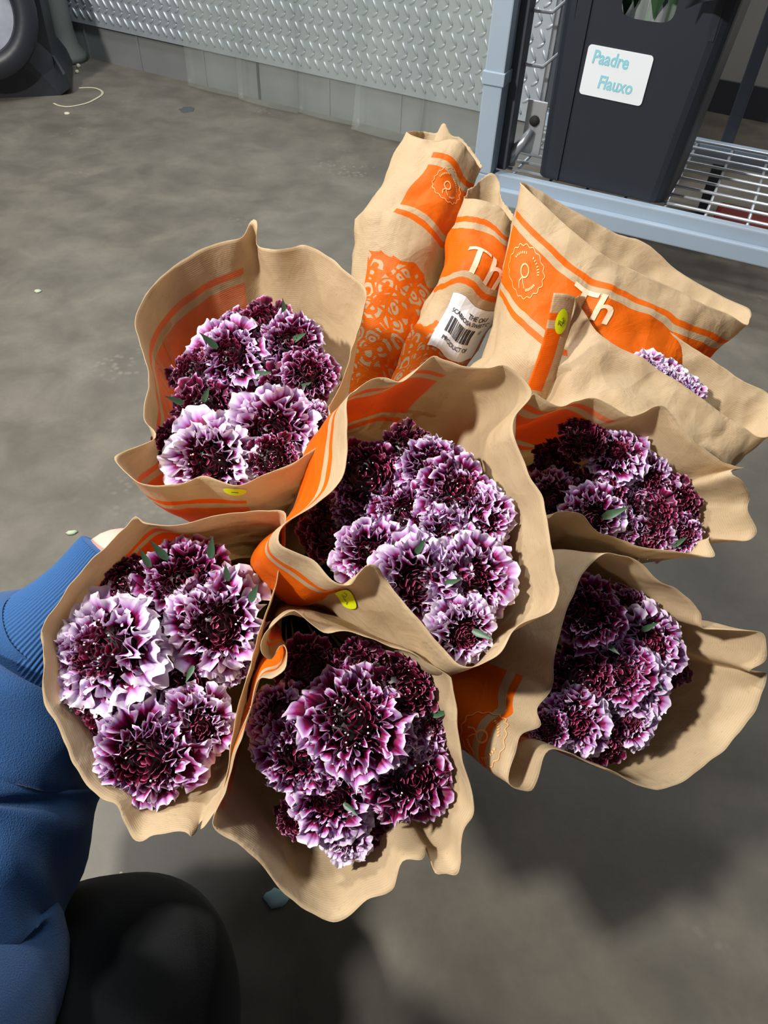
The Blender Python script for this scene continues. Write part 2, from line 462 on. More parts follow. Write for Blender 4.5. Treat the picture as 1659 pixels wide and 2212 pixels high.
# grey-green corner post with flared foot at the left end of the plate
pp = []
prof = [(0.0, 0.075), (0.02, 0.07), (0.05, 0.052), (0.10, 0.046), (0.5, 0.045), (1.6, 0.045)]
c0 = wall_pt(-0.075, 0.05, 0)
mb = MB(); rings = []
mb.tube([c0 + np.array([0, 0, z]) for z, r in prof], [r for z, r in prof], 20)
o = mb.build('trim_1', M['postgrey'], None, True); tag(o, 'grey green rounded corner post', kind='structure')

# ------------------------------------------------------------------ black air mover / drum at the upper left
def blower():
    e = empty('air_mover', tuple(onz(20, 190, 0.0)))
    tag(e, 'black plastic housing with round dusty grey face near the plate wall', 'fan')
    cen = onz(-62, 8, .25)
    d = np.array([0.30, -0.92, 0.22]); d /= np.linalg.norm(d)
    x = np.cross(np.array([0, 0, 1.0]), d); x /= np.linalg.norm(x); y = np.cross(d, x)
    L = np.array(e.location); hz = np.array([d[0], d[1], 0]); hz /= np.linalg.norm(hz); back = cen.copy(); cen = cen + hz * .07
    def disc_ring(prof, n=40):
        v = []; f = []
        for r, h in prof:
            for j in range(n):
                a = 2 * math.pi * j / n
                v.append(cen + x * r * math.cos(a) + y * r * math.sin(a) + d * h - L)
        for i in range(len(prof) - 1):
            for j in range(n):
                f.append((i * n + j, i * n + (j + 1) % n, (i + 1) * n + (j + 1) % n, (i + 1) * n + j))
        return v, f
    v, f = disc_ring([(0.165, -0.10), (0.185, -0.02), (0.19, 0.0), (0.185, 0.012), (0.15, 0.016), (0.128, 0.012), (0.122, 0.0), (0.118, -0.02)])
    MB().raw(v, f).build('intake_rim', M['blackplastic'], e, True)
    v, f = disc_ring([(0.119, -0.012), (0.09, -0.010), (0.05, -0.009), (0.02, -0.009), (0.0005, -0.009)])
    MB().raw(v, f).build('round_face', M['dusty'], e, True)
    # housing: extruded rounded outline with a spreading foot
    pts = [(-0.27, -0.27), (0.20, -0.27), (0.235, -0.25), (0.225, -0.21), (0.20, -0.17), (0.205, 0.0), (0.20, 0.2), (0.15, 0.30), (0, 0.34), (-0.2, 0.3), (-0.27, 0.15)]
    base = back.copy(); base[2] = 0.27
    h = d.copy(); h[2] = 0; h /= np.linalg.norm(h)
    v = []; f = []; n = len(pts)
    for k, (off, sc) in enumerate(((0.03, 0.97), (0.015, 1.0), (-0.22, 1.0), (-0.24, 0.97))):
        for a, b in pts: v.append(base + x * a * sc + np.array([0, 0, 1.0]) * (b * sc if b > -0.2 else b) + h * (off - 0.03 + (0.05 if b < -0.2 and k < 2 else 0)) - L)
    for k in range(3):
        for j in range(n): f.append((k * n + j, k * n + (j + 1) % n, (k + 1) * n + (j + 1) % n, (k + 1) * n + j))
    f.append(tuple(range(n))); f.append(tuple(3 * n + j for j in range(n - 1, -1, -1)))
    MB().raw(v, f).build('housing', M['blackplastic'], e)
blower()

# ------------------------------------------------------------------ storage rack
RA = math.radians(-23.5)
SH = 0.20
RO = onz(1075, 366, SH)                      # inner front corner of the post, on the deck
RE = np.array([math.cos(RA), math.sin(RA), 0]); RNn = np.array([-math.sin(RA), math.cos(RA), 0])   # along beam, towards the back
RM = Matrix(((RE[0], RNn[0], 0, RO[0]), (RE[1], RNn[1], 0, RO[1]), (0, 0, 1, SH), (0, 0, 0, 1)))
rack = empty('storage_rack', tuple(RM @ Vector((0, 0, 0))))
tag(rack, 'blue-grey steel storage rack with wire deck, holding the black bucket', 'rack')
RL = Matrix.Translation(-Vector(rack.location)) @ RM
def rk(mb, name, mat, smooth=False): return mb.build(name, mat, rack, smooth)
b = MB().box((-0.045, -0.040, 0.0), (-0.003, 0.006, 1.3), 0.003, RL); post = rk(b, 'post', M['rack'])
b = MB().box((-0.048, -0.043, 0.175), (-0.0, 0.008, 0.20), 0.002, RL); b2 = b.build('post_joint', M['rack'], post)
rk(MB().box((-0.004, 0.004, 0.0), (0.016, 0.045, 1.3), 0.002, RL), 'post', M['rackdark'])
rk(MB().box((-0.045, 0.46, 0.0), (-0.003, 0.50, 1.3), 0.003, RL), 'post', M['rackdark'])
rk(MB().box((0.42, 0.50, -SH), (0.45, 0.53, 1.0), 0.003, RL), 'post', M['rackdark'])
for o in list(rack.children):
    pass
# front beam with a stepped lip
rk(MB().box((-0.045, -0.022, -0.055), (1.5, 0.0, 0.0), 0.003, RL), 'front_beam', M['rack'])
rk(MB().box((-0.045, -0.040, -0.060), (1.5, -0.022, -0.026), 0.003, RL), 'beam_lip', M['rack'])
rk(MB().box((-0.045, 0.46, -0.055), (1.5, 0.50, -0.012), 0.003, RL), 'back_beam', M['rack'])
rk(MB().box((-0.045, -0.040, -SH), (-0.003, 0.004, 0.0), 0.003, RL), 'foot', M['rack'])
for i in range(9):
    y = 0.035 + i * 0.052
    rk(MB().tube([tuple(RL @ Vector((0.0, y, -0.006))), tuple(RL @ Vector((1.5, y, -0.006)))], 0.0036, 8), 'deck_wire', M['wire'], True)
for i in range(16):
    x = 0.03 + i * 0.085
    rk(MB().tube([tuple(RL @ Vector((x, 0.0, -0.013))), tuple(RL @ Vector((x, 0.47, -0.013)))], 0.0036, 8), 'cross_wire', M['wire'], True)
# wire side panel behind the post
for yy in (0.10, 0.16):
    rk(MB().box((0.014 + yy * 0.28, yy, 0.02), (0.026 + yy * 0.28, yy + 0.012, 0.62), 0.002, RL), 'side_upright', M['wire'])
for zz in (0.20, 0.295, 0.40, 0.50):
    rk(MB().tube([tuple(RL @ Vector(q)) for q in ((0.008, 0.03, zz + 0.01), (0.018, 0.045, zz), (0.05, 0.05, zz), (0.075, 0.075, zz + 0.025), (0.078, 0.2, zz + 0.03))], 0.0035, 8), 'side_wire', M['wire'], True)
br = rk(MB().box((0.025, 0.07, 0.02), (0.070, 0.074, 0.13), 0.002, RL), 'bracket_plate', M['wire'])
MB().tube([tuple(RL @ Vector(q)) for q in ((0.012, 0.045, 0.0), (0.018, 0.045, 0.03), (0.035, 0.05, 0.05), (0.045, 0.06, 0.075))], [0.013, 0.014, 0.011, 0.006], 10).build('bracket_clip', M['wire'], br, True)
MB().tube([tuple(RL @ Vector(q)) for q in ((0.047, 0.066, 0.09), (0.047, 0.071, 0.09))], 0.011, 14).build('bracket_hole', M['seam'], br, True)
# stub of wire hook at the right
rk(MB().tube([tuple(RL @ Vector(q)) for q in ((0.44, 0.33, 0.34), (0.50, 0.31, 0.34), (0.53, 0.31, 0.345))], 0.005, 8), 'hook', M['wire'], True)
tq = onz(1600, 462, 0.05)
o = MB().box((-0.06, -0.08, 0.0), (0.24, 0.06, 0.05), 0.012, Matrix.Translation((tq[0], tq[1], 0.0)) @ Matrix.Rotation(RA, 4, 'Z')).build('red_tray', M['red']); tag(o, 'red plastic tray on the floor under the wire deck', 'tray')

# ------------------------------------------------------------------ black bucket with card
BL, BR = onz(1158, 380, SH), onz(1432, 444, SH)
BE = BR - BL; BWd = np.linalg.norm(BE); BE /= BWd; BN = np.array([-BE[1], BE[0], 0])
BM = Matrix(((BE[0], BN[0], 0, BL[0]), (BE[1], BN[1], 0, BL[1]), (0, 0, 1, SH + 0.0005), (0, 0, 0, 1)))
bucket = empty('flower_bucket', tuple(BM @ Vector((BWd / 2, 0.1, 0)))); tag(bucket, 'tall black plastic flower bucket with a white name card on the rack', 'bucket')
BLc = Matrix.Translation(-Vector(bucket.location)) @ BM
BH, DEP = 0.40, 0.21
def bucket_ring(z, inset=0.0):
    k = z / BH; ex = 0.028 * k
    x0, x1, y0, y1 = -ex * 0.4 + inset, BWd + ex + inset * -1, -ex * 0.5 + inset, DEP + ex - inset
    c = 0.03
    pts = []
    for cx, cy, a0 in ((x1 - c, y0 + c, -90), (x1 - c, y1 - c, 0), (x0 + c, y1 - c, 90), (x0 + c, y0 + c, 180)):
        for q in range(5):
            a = math.radians(a0 + 90 * q / 4); pts.append((cx + c * math.cos(a), cy + c * math.sin(a), z))
    return pts
# walls with a handle slot cut in the front
slot = (BWd * 0.37, BWd * 0.72, BH - 0.085, BH - 0.022)
v = []; f = []
outer_levels = [0, 0.01, 0.1, 0.2, 0.3, BH]
n = 20
def shell(levels, inset, flip):
    base = len(v)
    for z in levels: v.extend(bucket_ring(z, inset))
    for i in range(len(levels) - 1):
        for j in range(n):
            if j == 19 and levels[i] >= 0.28: continue      # front face above 0.3 is built with the slot
            q = (base + i * n + j, base + i * n + (j + 1) % n, base + (i + 1) * n + (j + 1) % n, base + (i + 1) * n + j)
            f.append(q[::-1] if flip else q)
    return base
b0 = shell([0, 0.004, 0.1, 0.2, 0.3, BH], 0.0, False); b1 = shell([0.006, 0.01, 0.1, 0.2, 0.3, BH], 0.003, True)
f.append(tuple(range(b0 + n - 1, b0 - 1, -1))); f.append(tuple(range(b1, b1 + n)))
for j in range(n): f.append((b0 + 5 * n + j, b0 + 5 * n + (j + 1) % n, b1 + 5 * n + (j + 1) % n, b1 + 5 * n + j))
mb = MB().raw([tuple(BLc @ Vector(q)) for q in v], f)
body = mb.build('body', M['bucket'], bucket)
# front panel with slot
def front_pt(x, z, y=0.0):
    k = z / BH; return BLc @ Vector((x, -0.028 * k * 0.5 + y, z))
fv = []; ff = []
x0 = 0.03 - 0.008; x1 = BWd + 0.0
sx0, sx1, sz0, sz1 = slot; sx, sz = (sx0 + sx1) / 2, (sz0 + sz1) / 2
NN = 32
for y in (0.0, 0.003):
    for j in range(NN):
        a = 2 * math.pi * j / NN; ca, sa = math.cos(a), math.sin(a)
        p_ = 0.5
        fv.append(front_pt(sx + (sx1 - sx0) / 2 * math.copysign(abs(ca) ** p_, ca), sz + (sz1 - sz0) / 2 * math.copysign(abs(sa) ** p_, sa), y))
    for j in range(NN):
        a = 2 * math.pi * j / NN; ca, sa = math.cos(a), math.sin(a)
        m_ = max(abs(ca), abs(sa)); qx, qz = ca / m_, sa / m_
        fv.append(front_pt((x0 if qx < 0 else x1) * abs(qx) + sx * (1 - abs(qx)), (BH if qz > 0 else 0.3) * abs(qz) + sz * (1 - abs(qz)), y))
for k, fl_ in ((0, False), (2 * NN, True)):
    for j in range(NN):
        q = (k + j, k + NN + j, k + NN + (j + 1) % NN, k + (j + 1) % NN); ff.append(q if fl_ else q[::-1])
for j in range(NN): ff.append((j, (j + 1) % NN, 2 * NN + (j + 1) % NN, 2 * NN + j))
MB().raw([tuple(q) for q in fv], ff).build('front_panel', M['bucket'], bucket)
MB().box((0.045, -0.004, 0.0), (0.050, 0.0, 0.395), 0.001, BLc @ Matrix.Rotation(math.radians(1.9), 4, 'X')).build('rib', M['bucket'], bucket)
mb = MB()
for a in range(n):
    pass
rim_pts = [np.array(BLc @ Vector(q)) for q in bucket_ring(BH, -0.004)]
mb.tube(rim_pts + [rim_pts[0]], 0.006, 8, False).build('rim', M['bucket'], bucket, True)

# greenery wrapped in clear film inside the bucket
bq = empty('wrapped_greenery', tuple(BM @ Vector((BWd * 0.52, 0.10, 0.02)))); tag(bq, 'green stems and leaves in clear film inside the black bucket', 'flowers')
BQ = Matrix.Translation(-Vector(bq.location)) @ BM
for i in range(10):
    x = BWd * 0.42 + rng.uniform(0, 0.09); y = 0.03 + rng.uniform(0, 0.10)
    MB().tube([tuple(BQ @ Vector((x, y, 0.03))), tuple(BQ @ Vector((x + rng.uniform(-.02, .02), y, 0.55)))], 0.004, 6).build('stem', M['stem'], bq, True)
for i in range(9):
    x = BWd * 0.38 + 0.013 * i; y = 0.022 + 0.012 * (i % 3); z = 0.31 + 0.012 * (i % 4); w = 0.014
    dx = rng.uniform(-.02, .02)
    v = [(x, y, z), (x - w, y - .004, z + .035), (x + dx * .3, y - .008, z + .04), (x + w, y - .004, z + .035), (x + dx, y - .004, z + .10)]
    MB().raw([tuple(BQ @ Vector(q)) for q in v], [(0, 2, 1), (0, 3, 2), (1, 2, 4), (2, 3, 4)]).build('leaf', M['leaf'], bq)
v = []; f = []
for i in range(41):
    a = math.pi * 2 * i / 40
    r = 1 + 0.10 * math.sin(9 * a) + 0.05 * math.sin(17 * a)
    for k, z in enumerate((0.06, 0.2, 0.32, 0.44, 0.6)):
        q = 0.5 + 0.5 * k / 4
        v.append(BQ @ Vector((BWd * 0.52 + 0.085 * q * r * math.cos(a), 0.095 + 0.075 * q * r * math.sin(a), z)))
for i in range(40):
    for k in range(4): f.append((i * 5 + k, (i + 1) * 5 + k, (i + 1) * 5 + k + 1, i * 5 + k + 1))
MB().raw([tuple(q) for q in v], f).build('film', M['film'], bq, True)

# dark folded plastic hanging at the upper right of the bucket
v = []; f = []
for a in range(15):
    for b_ in range(9):
        x = BWd * 0.80 + 0.20 * a / 14; z = 0.62 - 0.27 * b_ / 8 * (1 - 0.55 * a / 14) - 0.05 * a / 14
        v.append(BM @ Vector((x, -0.045 - 0.018 * math.sin(a * 1.3 + b_ * .4) - 0.01 * b_ / 8, z)))
for a in range(14):
    for b_ in range(8): f.append((a * 9 + b_, a * 9 + b_ + 1, (a + 1) * 9 + b_ + 1, (a + 1) * 9 + b_))
o = MB().raw([tuple(q) for q in v], f).build('dark_plastic_sheet', plain('dark_grey_film', srgb(74, 76, 88), 0.35, 0, 20, 0.2), None, True)
o.modifiers.new('thick', 'SOLIDIFY').thickness = 0.001
tag(o, 'dark grey plastic sheet hanging over the bucket corner at the frame top', 'plastic sheet')

# white card with blue handwriting
def ray_front(px, py):
    n_ = Vector((BN[0], BN[1], 0)); 
    a = Vector(front_pt(0.05, 0.05)) + Vector(bucket.location); b_ = Vector(front_pt(0.2, 0.05)) + Vector(bucket.location); c = Vector(front_pt(0.05, 0.3)) + Vector(bucket.location)
    nn = (b_ - a).cross(c - a).normalized(); r = Vector(ray(px, py)); o_ = Vector(CO)
    t_ = (a - o_).dot(nn) / r.dot(nn); return o_ + r * t_, nn
cs = [ray_front(*q)[0] for q in ((1270, 94), (1412, 120), (1387, 230), (1254, 201))]; cn = ray_front(1330, 160)[1]
if cn.dot(Vector(CO) - cs[0]) < 0: cn = -cn
cc = sum(cs, Vector()) / 4; cx = ((cs[1] - cs[0]) + (cs[2] - cs[3])).normalized(); cy = cn.cross(cx)
cw = ((cs[1] - cs[0]).length + (cs[2] - cs[3]).length) / 2; ch = ((cs[3] - cs[0]).length + (cs[2] - cs[1]).length) / 2
CM = Matrix(((cx[0], cy[0], cn[0], cc[0]), (cx[1], cy[1], cn[1], cc[1]), (cx[2], cy[2], cn[2], cc[2]), (0, 0, 0, 1)))
card = empty('name_card', tuple(cc + cn * 0.001)); tag(card, 'white card with faded cyan handwriting stuck on the black bucket', 'card')
CL = Matrix.Translation(-Vector(card.location)) @ CM
def rrect(w, h, r, n=6):
    out = []
    for sx_, sy_, a0 in ((1, 1, 0), (-1, 1, 90), (-1, -1, 180), (1, -1, 270)):
        for q in range(n + 1):
            a = math.radians(a0 + 90 * q / n); out.append((sx_ * (w / 2 - r) + r * math.cos(a), sy_ * (h / 2 - r) + r * math.sin(a)))
    return out
rr = rrect(cw, ch, 0.007); n_ = len(rr)
v = [tuple(CL @ Vector((a, b_, 0.001))) for a, b_ in rr] + [tuple(CL @ Vector((a, b_, 0.0025))) for a, b_ in rr]
MB().raw(v, [tuple(range(n_, 2 * n_)), tuple(range(n_ - 1, -1, -1))] + [(j, (j + 1) % n_, n_ + (j + 1) % n_, n_ + j) for j in range(n_)]).build('card_sheet', M['card'], card)

def text_mesh(txt, size, shear=0.0, bold=0.0, maxlen=0.004):
    cu = bpy.data.curves.new('txt', 'FONT'); cu.body = txt; cu.size = size; cu.shear = shear; cu.offset = bold
    cu.align_x = 'CENTER'; cu.align_y = 'CENTER'; cu.resolution_u = 3
    ob = bpy.data.objects.new('txt', cu); COL.objects.link(ob)
    dg = bpy.context.evaluated_depsgraph_get(); me = ob.evaluated_get(dg).to_mesh()
    bm = bmesh.new(); bm.from_mesh(me)
    for _ in range(3):
        long = [e for e in bm.edges if e.calc_length() > maxlen]
        if not long: break
        bmesh.ops.subdivide_edges(bm, edges=long, cuts=1)
    bmesh.ops.triangulate(bm, faces=bm.faces[:])
    vs_ = [(q.co.x, q.co.y) for q in bm.verts]; bm.verts.index_update(); fs_ = [tuple(q.index for q in g.verts) for g in bm.faces]
    bm.free(); ob.evaluated_get(dg).to_mesh_clear(); bpy.data.objects.remove(ob); bpy.data.curves.remove(cu)
    return vs_, fs_
for txt, ox, oy, sz_ in (('Paadre', -0.016, 0.024, 0.026), ('Flauxo', 0.004, -0.017, 0.026)):
    vv, fs = text_mesh(txt, sz_, 0.12, 0.0006, 1)
    MB().raw([tuple(CL @ Vector((a + ox, b_ * 1.25 + oy, 0.0031))) for a, b_ in vv], fs).build('handwriting', M['cyan'], card)

# ------------------------------------------------------------------ kraft sleeves
CEN = P(640, 1215, 0.76)
TOCAM = (CO - CEN) / np.linalg.norm(CO - CEN)

class Sleeve: pass

def make_sleeve(name_label, rim, dfun, neck, band, v0=0.028, mid=None, smid=0.4, bulge=0.0, crum=0.0022, seed=0, flower=False, tail=0.05, nc=264, nr=44, rn=0.02, soft=1.0):
    """rim: clockwise loop as one looks into the mouth: (px, py[, depth offset])"""
    pts = []
    for q in rim:
        d = dfun(q[0], q[1]) + (q[2] if len(q) > 2 else 0.0); pts.append(P(q[0], q[1], d))
    loop = catmull(pts, 8, True)
    R0, per = resample(loop, nc)
    pr = np.array([proj(p)[:2] for p in R0])
    i0 = int(np.argmin(((pr - np.array(band[0])) ** 2).sum(1))); i1 = int(np.argmin(((pr - np.array(band[1])) ** 2).sum(1)))
    ctr = R0.mean(0)
    for q in range(nc):
        a_ = Vector((q / nc * 9.0, seed, 0)); R0[q] += (ctr - R0[q]) / (np.linalg.norm(ctr - R0[q]) + 1e-9) * (0.0011 * mnoise.noise(a_ * 6) + 0.0022 * mnoise.noise(a_ * 2))
    R0 = np.roll(R0, -i0, axis=0); width = ((i1 - i0) % nc) / nc
    M0 = R0.mean(0); ax = M0 - neck; ax /= np.linalg.norm(ax)
    e1 = np.cross(ax, np.array([0.3, 0.2, 1.0])); e1 /= np.linalg.norm(e1); e2 = np.cross(ax, e1)
    q = R0 - M0; ang = np.unwrap(np.arctan2(q @ e2, q @ e1))
    sg = np.sign(ang[-1] - ang[0]); th = sg * 2 * np.pi * np.arange(nc) / nc
    off = np.arctan2(np.sin(ang - th).mean(), np.cos(ang - th).mean())
    a = th + off
    NK = neck + rn * (np.cos(a)[:, None] * e1 + np.sin(a)[:, None] * e2)
    MID = None
    if mid is not None:      # (left px, right px, depth, half thickness); loop runs left > back > right > front
        (lx, ly), (rx, ry), dm, thk = mid
        pl, prr = P(lx, ly, dm), P(rx, ry, dm); cM = (pl + prr) / 2
        prn = np.array([proj(p)[:2] for p in R0]); il = int(np.argmin(((prn - np.array(proj(pts[0])[:2])) ** 2).sum(1)))
        k = ((np.arange(nc) - il) % nc) / nc * 2 * np.pi
        MID = cM - np.cos(k)[:, None] * (prr - pl) / 2 + np.sin(k)[:, None] * thk * CF
    G = np.zeros((nr + 1, nc, 3)); cur = R0.copy()
    for i in range(nr + 1):
        s = (i / nr) ** 1.15
        if MID is None:
            G[i] = cur * (1 - s) + NK * s
            if bulge: G[i] += (cur - cur.mean(0)) * bulge * math.sin(math.pi * min(1, s * 1.15)) * (1 - s)
        else:
            if s < smid:
                t_ = s / smid; t2 = t_ * t_ * (3 - 2 * t_) * 0.5 + t_ * 0.5
                G[i] = cur * (1 - t2) + MID * t2
            else:
                t_ = (s - smid) / (1 - smid); G[i] = MID * (1 - t_) + NK * t_
        for _ in range(int(round(soft * 5))):
            cur = cur * 0.5 + 0.25 * (np.roll(cur, 1, 0) + np.roll(cur, -1, 0))
    G = np.concatenate([G, (NK - ax * tail)[None]], axis=0); NRW = nr + 1
    # crumple
    dt = np.roll(G, -1, 1) - np.roll(G, 1, 1); dv = np.gradient(G, axis=0)
    N = np.cross(dt, dv); N /= (np.linalg.norm(N, axis=2, keepdims=True) + 1e-12)
    out = G - G.mean(1, keepdims=True)
    if (N * out)[3:nr // 2].sum() < 0: N = -N; flip = True
    else: flip = False
    for i in range(NRW + 1):
        fade = min(1.0, 0.35 + i / 8) * (1 if i < nr * .7 else 0.4)
        for j in range(nc):
            p = Vector(G[i, j]) + Vector((seed * 3.1, seed * 1.7, 0))
            h = mnoise.noise(p * 24) * 1.0 + (0.4 - mnoise.voronoi(p * 26 + Vector((mnoise.noise(p * 15), 0, 0)))[0][0]) * 1.5 + (0.4 - mnoise.voronoi(p * 55)[0][0]) * 0.5
            G[i, j] += N[i, j] * h * crum * fade
    vl = np.concatenate([np.zeros((1, nc)), np.cumsum(np.linalg.norm(np.diff(G, axis=0), axis=2), axis=0)], axis=0)
    V = []; UV = []; Fc = []
    for i in range(NRW + 1):
        for j in range(nc + 1):
            V.append(G[i, j % nc]); UV.append((j / nc, vl[i, j % nc]))
    w = nc + 1
    for i in range(NRW):
        for j in range(nc):
            q = (i * w + j, i * w + j + 1, (i + 1) * w + j + 1, (i + 1) * w + j)
            Fc.append(q if not flip else q[::-1])
    # make normals face outward
    S = Sleeve(); S.G, S.N, S.vl, S.nc, S.per, S.neck, S.ax, S.M0 = G, N, vl, nc, per, neck, ax, M0
    mo = mat_paper('kraft_print', width, v0, False, flower); mi = mat_paper('kraft_print_inside', width, v0, True, False)
    loc = Vector(neck)
    me = mesh_of('paper', [np.asarray(p) - neck for p in V], Fc, [mo, mi], True, UV)
    e = empty('paper_sleeve', loc); tag(e, name_label, 'paper sleeve', 'kraft paper flower sleeves')
    po = add('paper', me, e)
    # outward check
    f0 = me.polygons[len(me.polygons) // 4]
    c_ = np.array(f0.center) + neck; i_ = (len(me.polygons) // 4) // nc
    if np.dot(np.array(f0.normal), c_ - G[i_].mean(0)) < 0: me.flip_normals()
    bm = bmesh.new(); bm.from_mesh(me); bmesh.ops.remove_doubles(bm, verts=bm.verts, dist=1e-6); bm.to_mesh(me); bm.free()
    md = po.modifiers.new('thickness', 'SOLIDIFY'); md.thickness = 0.00045; md.offset = -1; md.material_offset = 1; md.material_offset_rim = 0
    S.obj = e; S.paper = po
    return S

def find_tv(S, px, py, outside=True):
    G = S.G; q = G - CO; d = q @ CF
    x = IW / 2 + FPX * (q @ CR) / d; y = IH / 2 - FPX * (q @ CU) / d
    face = -(S.N * q).sum(2)
    cost = (x - px) ** 2 + (y - py) ** 2 + d * 2000 + np.where((face > 0) == outside, 0, 1e7)
    i, j = np.unravel_index(np.argmin(cost), cost.shape)
    return j / S.nc, S.vl[i, j]

def surf(S, t, v):
    x = (t % 1.0) * S.nc; j = int(x) % S.nc; fx = x - int(x); j2 = (j + 1) % S.nc
    def col(jj):
        c = S.vl[:, jj]; vv = min(max(v, 0.0), c[-1] - 1e-6); i = int(np.searchsorted(c, vv, 'right') - 1); i = min(i, len(c) - 2)
        fr = (vv - c[i]) / (c[i + 1] - c[i] + 1e-12)
        return S.G[i, jj] * (1 - fr) + S.G[i + 1, jj] * fr, S.N[i, jj], i
    a, na, i = col(j); b_, nb, _ = col(j2)
    return a * (1 - fx) + b_ * fx, na * (1 - fx) + nb * fx, i

def decal(S, name, shape, mat, t0, v0, rot=0.0, off=0.0007, outside=True, parent=None, sx=1.0):
    """map a flat 2D mesh (x right, y up towards the rim) on to the paper"""
    vv, ff = shape; _, _, i0 = surf(S, t0, v0)
    circ = np.linalg.norm(np.diff(np.vstack([S.G[i0], S.G[i0][:1]]), axis=0), axis=1).sum()
    c, s_ = math.cos(rot), math.sin(rot); out = []
    for a, b_ in vv:
        a *= sx; x = a * c - b_ * s_; y = a * s_ + b_ * c
        p, n, _ = surf(S, t0 - x / circ, v0 - y)
        out.append(p + n * (off if outside else -(0.00045 + off)) - S.neck)
    return MB().raw(out, ff).build(name, mat, parent or S.obj)

def grid2d(outline_fn, n=28, rings=6):
    vv = [(0.0, 0.0)]; ff = []
    for r in range(1, rings + 1):
        for j in range(n):
            x, y = outline_fn(2 * math.pi * j / n); vv.append((x * r / rings, y * r / rings))
    for j in range(n): ff.append((0, 1 + j, 1 + (j + 1) % n))
    for r in range(rings - 1):
        for j in range(n): ff.append((1 + r * n + j, 1 + (r + 1) * n + j, 1 + (r + 1) * n + (j + 1) % n, 1 + r * n + (j + 1) % n))
    return vv, ff
def ellipse2d(a, b): return grid2d(lambda t: (a * math.cos(t), b * math.sin(t)))
def rect2d(w, h, nx=14, ny=10, ox=0, oy=0):
    vv = [(ox - w / 2 + w * i / nx, oy - h / 2 + h * j / ny) for i in range(nx + 1) for j in range(ny + 1)]
    ff = [(i * (ny + 1) + j, (i + 1) * (ny + 1) + j, (i + 1) * (ny + 1) + j + 1, i * (ny + 1) + j + 1) for i in range(nx) for j in range(ny)]
    return vv, ff
def ribbon2d(pts, w, closed=False):
    vv = []; ff = []; m = len(pts)
    for i in range(m):
        a = pts[(i - 1) % m] if closed else pts[max(i - 1, 0)]; b_ = pts[(i + 1) % m] if closed else pts[min(i + 1, m - 1)]
        dx, dy = b_[0] - a[0], b_[1] - a[1]; L = math.hypot(dx, dy) or 1
        vv += [(pts[i][0] - dy / L * w / 2, pts[i][1] + dx / L * w / 2), (pts[i][0] + dy / L * w / 2, pts[i][1] - dx / L * w / 2)]
    for i in range(m if closed else m - 1):
        k = (i + 1) % m; ff.append((2 * i, 2 * i + 1, 2 * k + 1, 2 * k))
    return vv, ff
def merge2d(*sh):
    vv = []; ff = []
    for a, b_ in sh:
        n0 = len(vv); vv += list(a); ff += [tuple(i + n0 for i in q) for q in b_]
    return vv, ff

def emblem(S, px, py, r, outside=True, mat=None, rot=0.0, sx=1.0):
    t0, v0 = find_tv(S, px, py, outside)
    sc = [(r * (1 + 0.045 * math.cos(16 * a)) * math.cos(a), r * (1 + 0.045 * math.cos(16 * a)) * math.sin(a)) for a in np.linspace(0, 2 * math.pi, 97)[:-1]]
    inner = [(0.2 * r * math.cos(a), 0.26 * r * math.sin(a)) for a in np.linspace(0, 2 * math.pi, 25)[:-1]]
    parts = [ribbon2d(sc, 0.0007, True), ribbon2d(inner, 0.0012, True)]
    for a0, a1 in ((20, 75), (110, 165), (-60, -20)):
        for k in range(7):
            a = math.radians(a0 + (a1 - a0) * k / 6); parts.append(ribbon2d([(0.66 * r * math.cos(a), 0.66 * r * math.sin(a)), (0.76 * r * math.cos(a + .03), 0.76 * r * math.sin(a + .03))], 0.0011))
    parts.append(ribbon2d([(-0.02 * r, -0.28 * r), (-0.12 * r, -0.5 * r), (-0.05 * r, -0.75 * r)], 0.001))
    parts.append(ribbon2d([(0.02 * r, -0.3 * r), (0.1 * r, -0.45 * r), (0.25 * r, -0.6 * r)], 0.0008))
    decal(S, 'printed_emblem', merge2d(*parts), mat or M['paleorange'], t0, v0, rot, 0.0006, outside, None, sx)

def sticker(S, px, py, a, b, rot, strokes, name='price_sticker'):
    t0, v0 = find_tv(S, px, py, True)
    st = decal(S, name, ellipse2d(a, b), M['yellow'], t0, v0, rot, 0.0009)
    st['label'] = 'yellow oval price sticker with handwriting'
    sh = merge2d(*[ribbon2d([(x * a, y * b) for x, y in s_], 0.0007) for s_ in strokes])
    decal(S, 'handwriting', sh, M['ink'], t0, v0, rot, 0.0013, True, st)

def lin(cx, cy, d0, gx, gy):
    return lambda px, py: d0 + gx * (px - cx) / 1000 + gy * (py - cy) / 1000

def neck_for(mpx, mpy, md, k=0.034, extra=(0, 0, 0)):
    m = P(mpx, mpy, md) - CEN; g = np.array([0.35, -0.45, 0.8]); g /= np.linalg.norm(g)
    l = m - g * (m @ g); l /= np.linalg.norm(l); return CEN + l * k + np.array(extra)

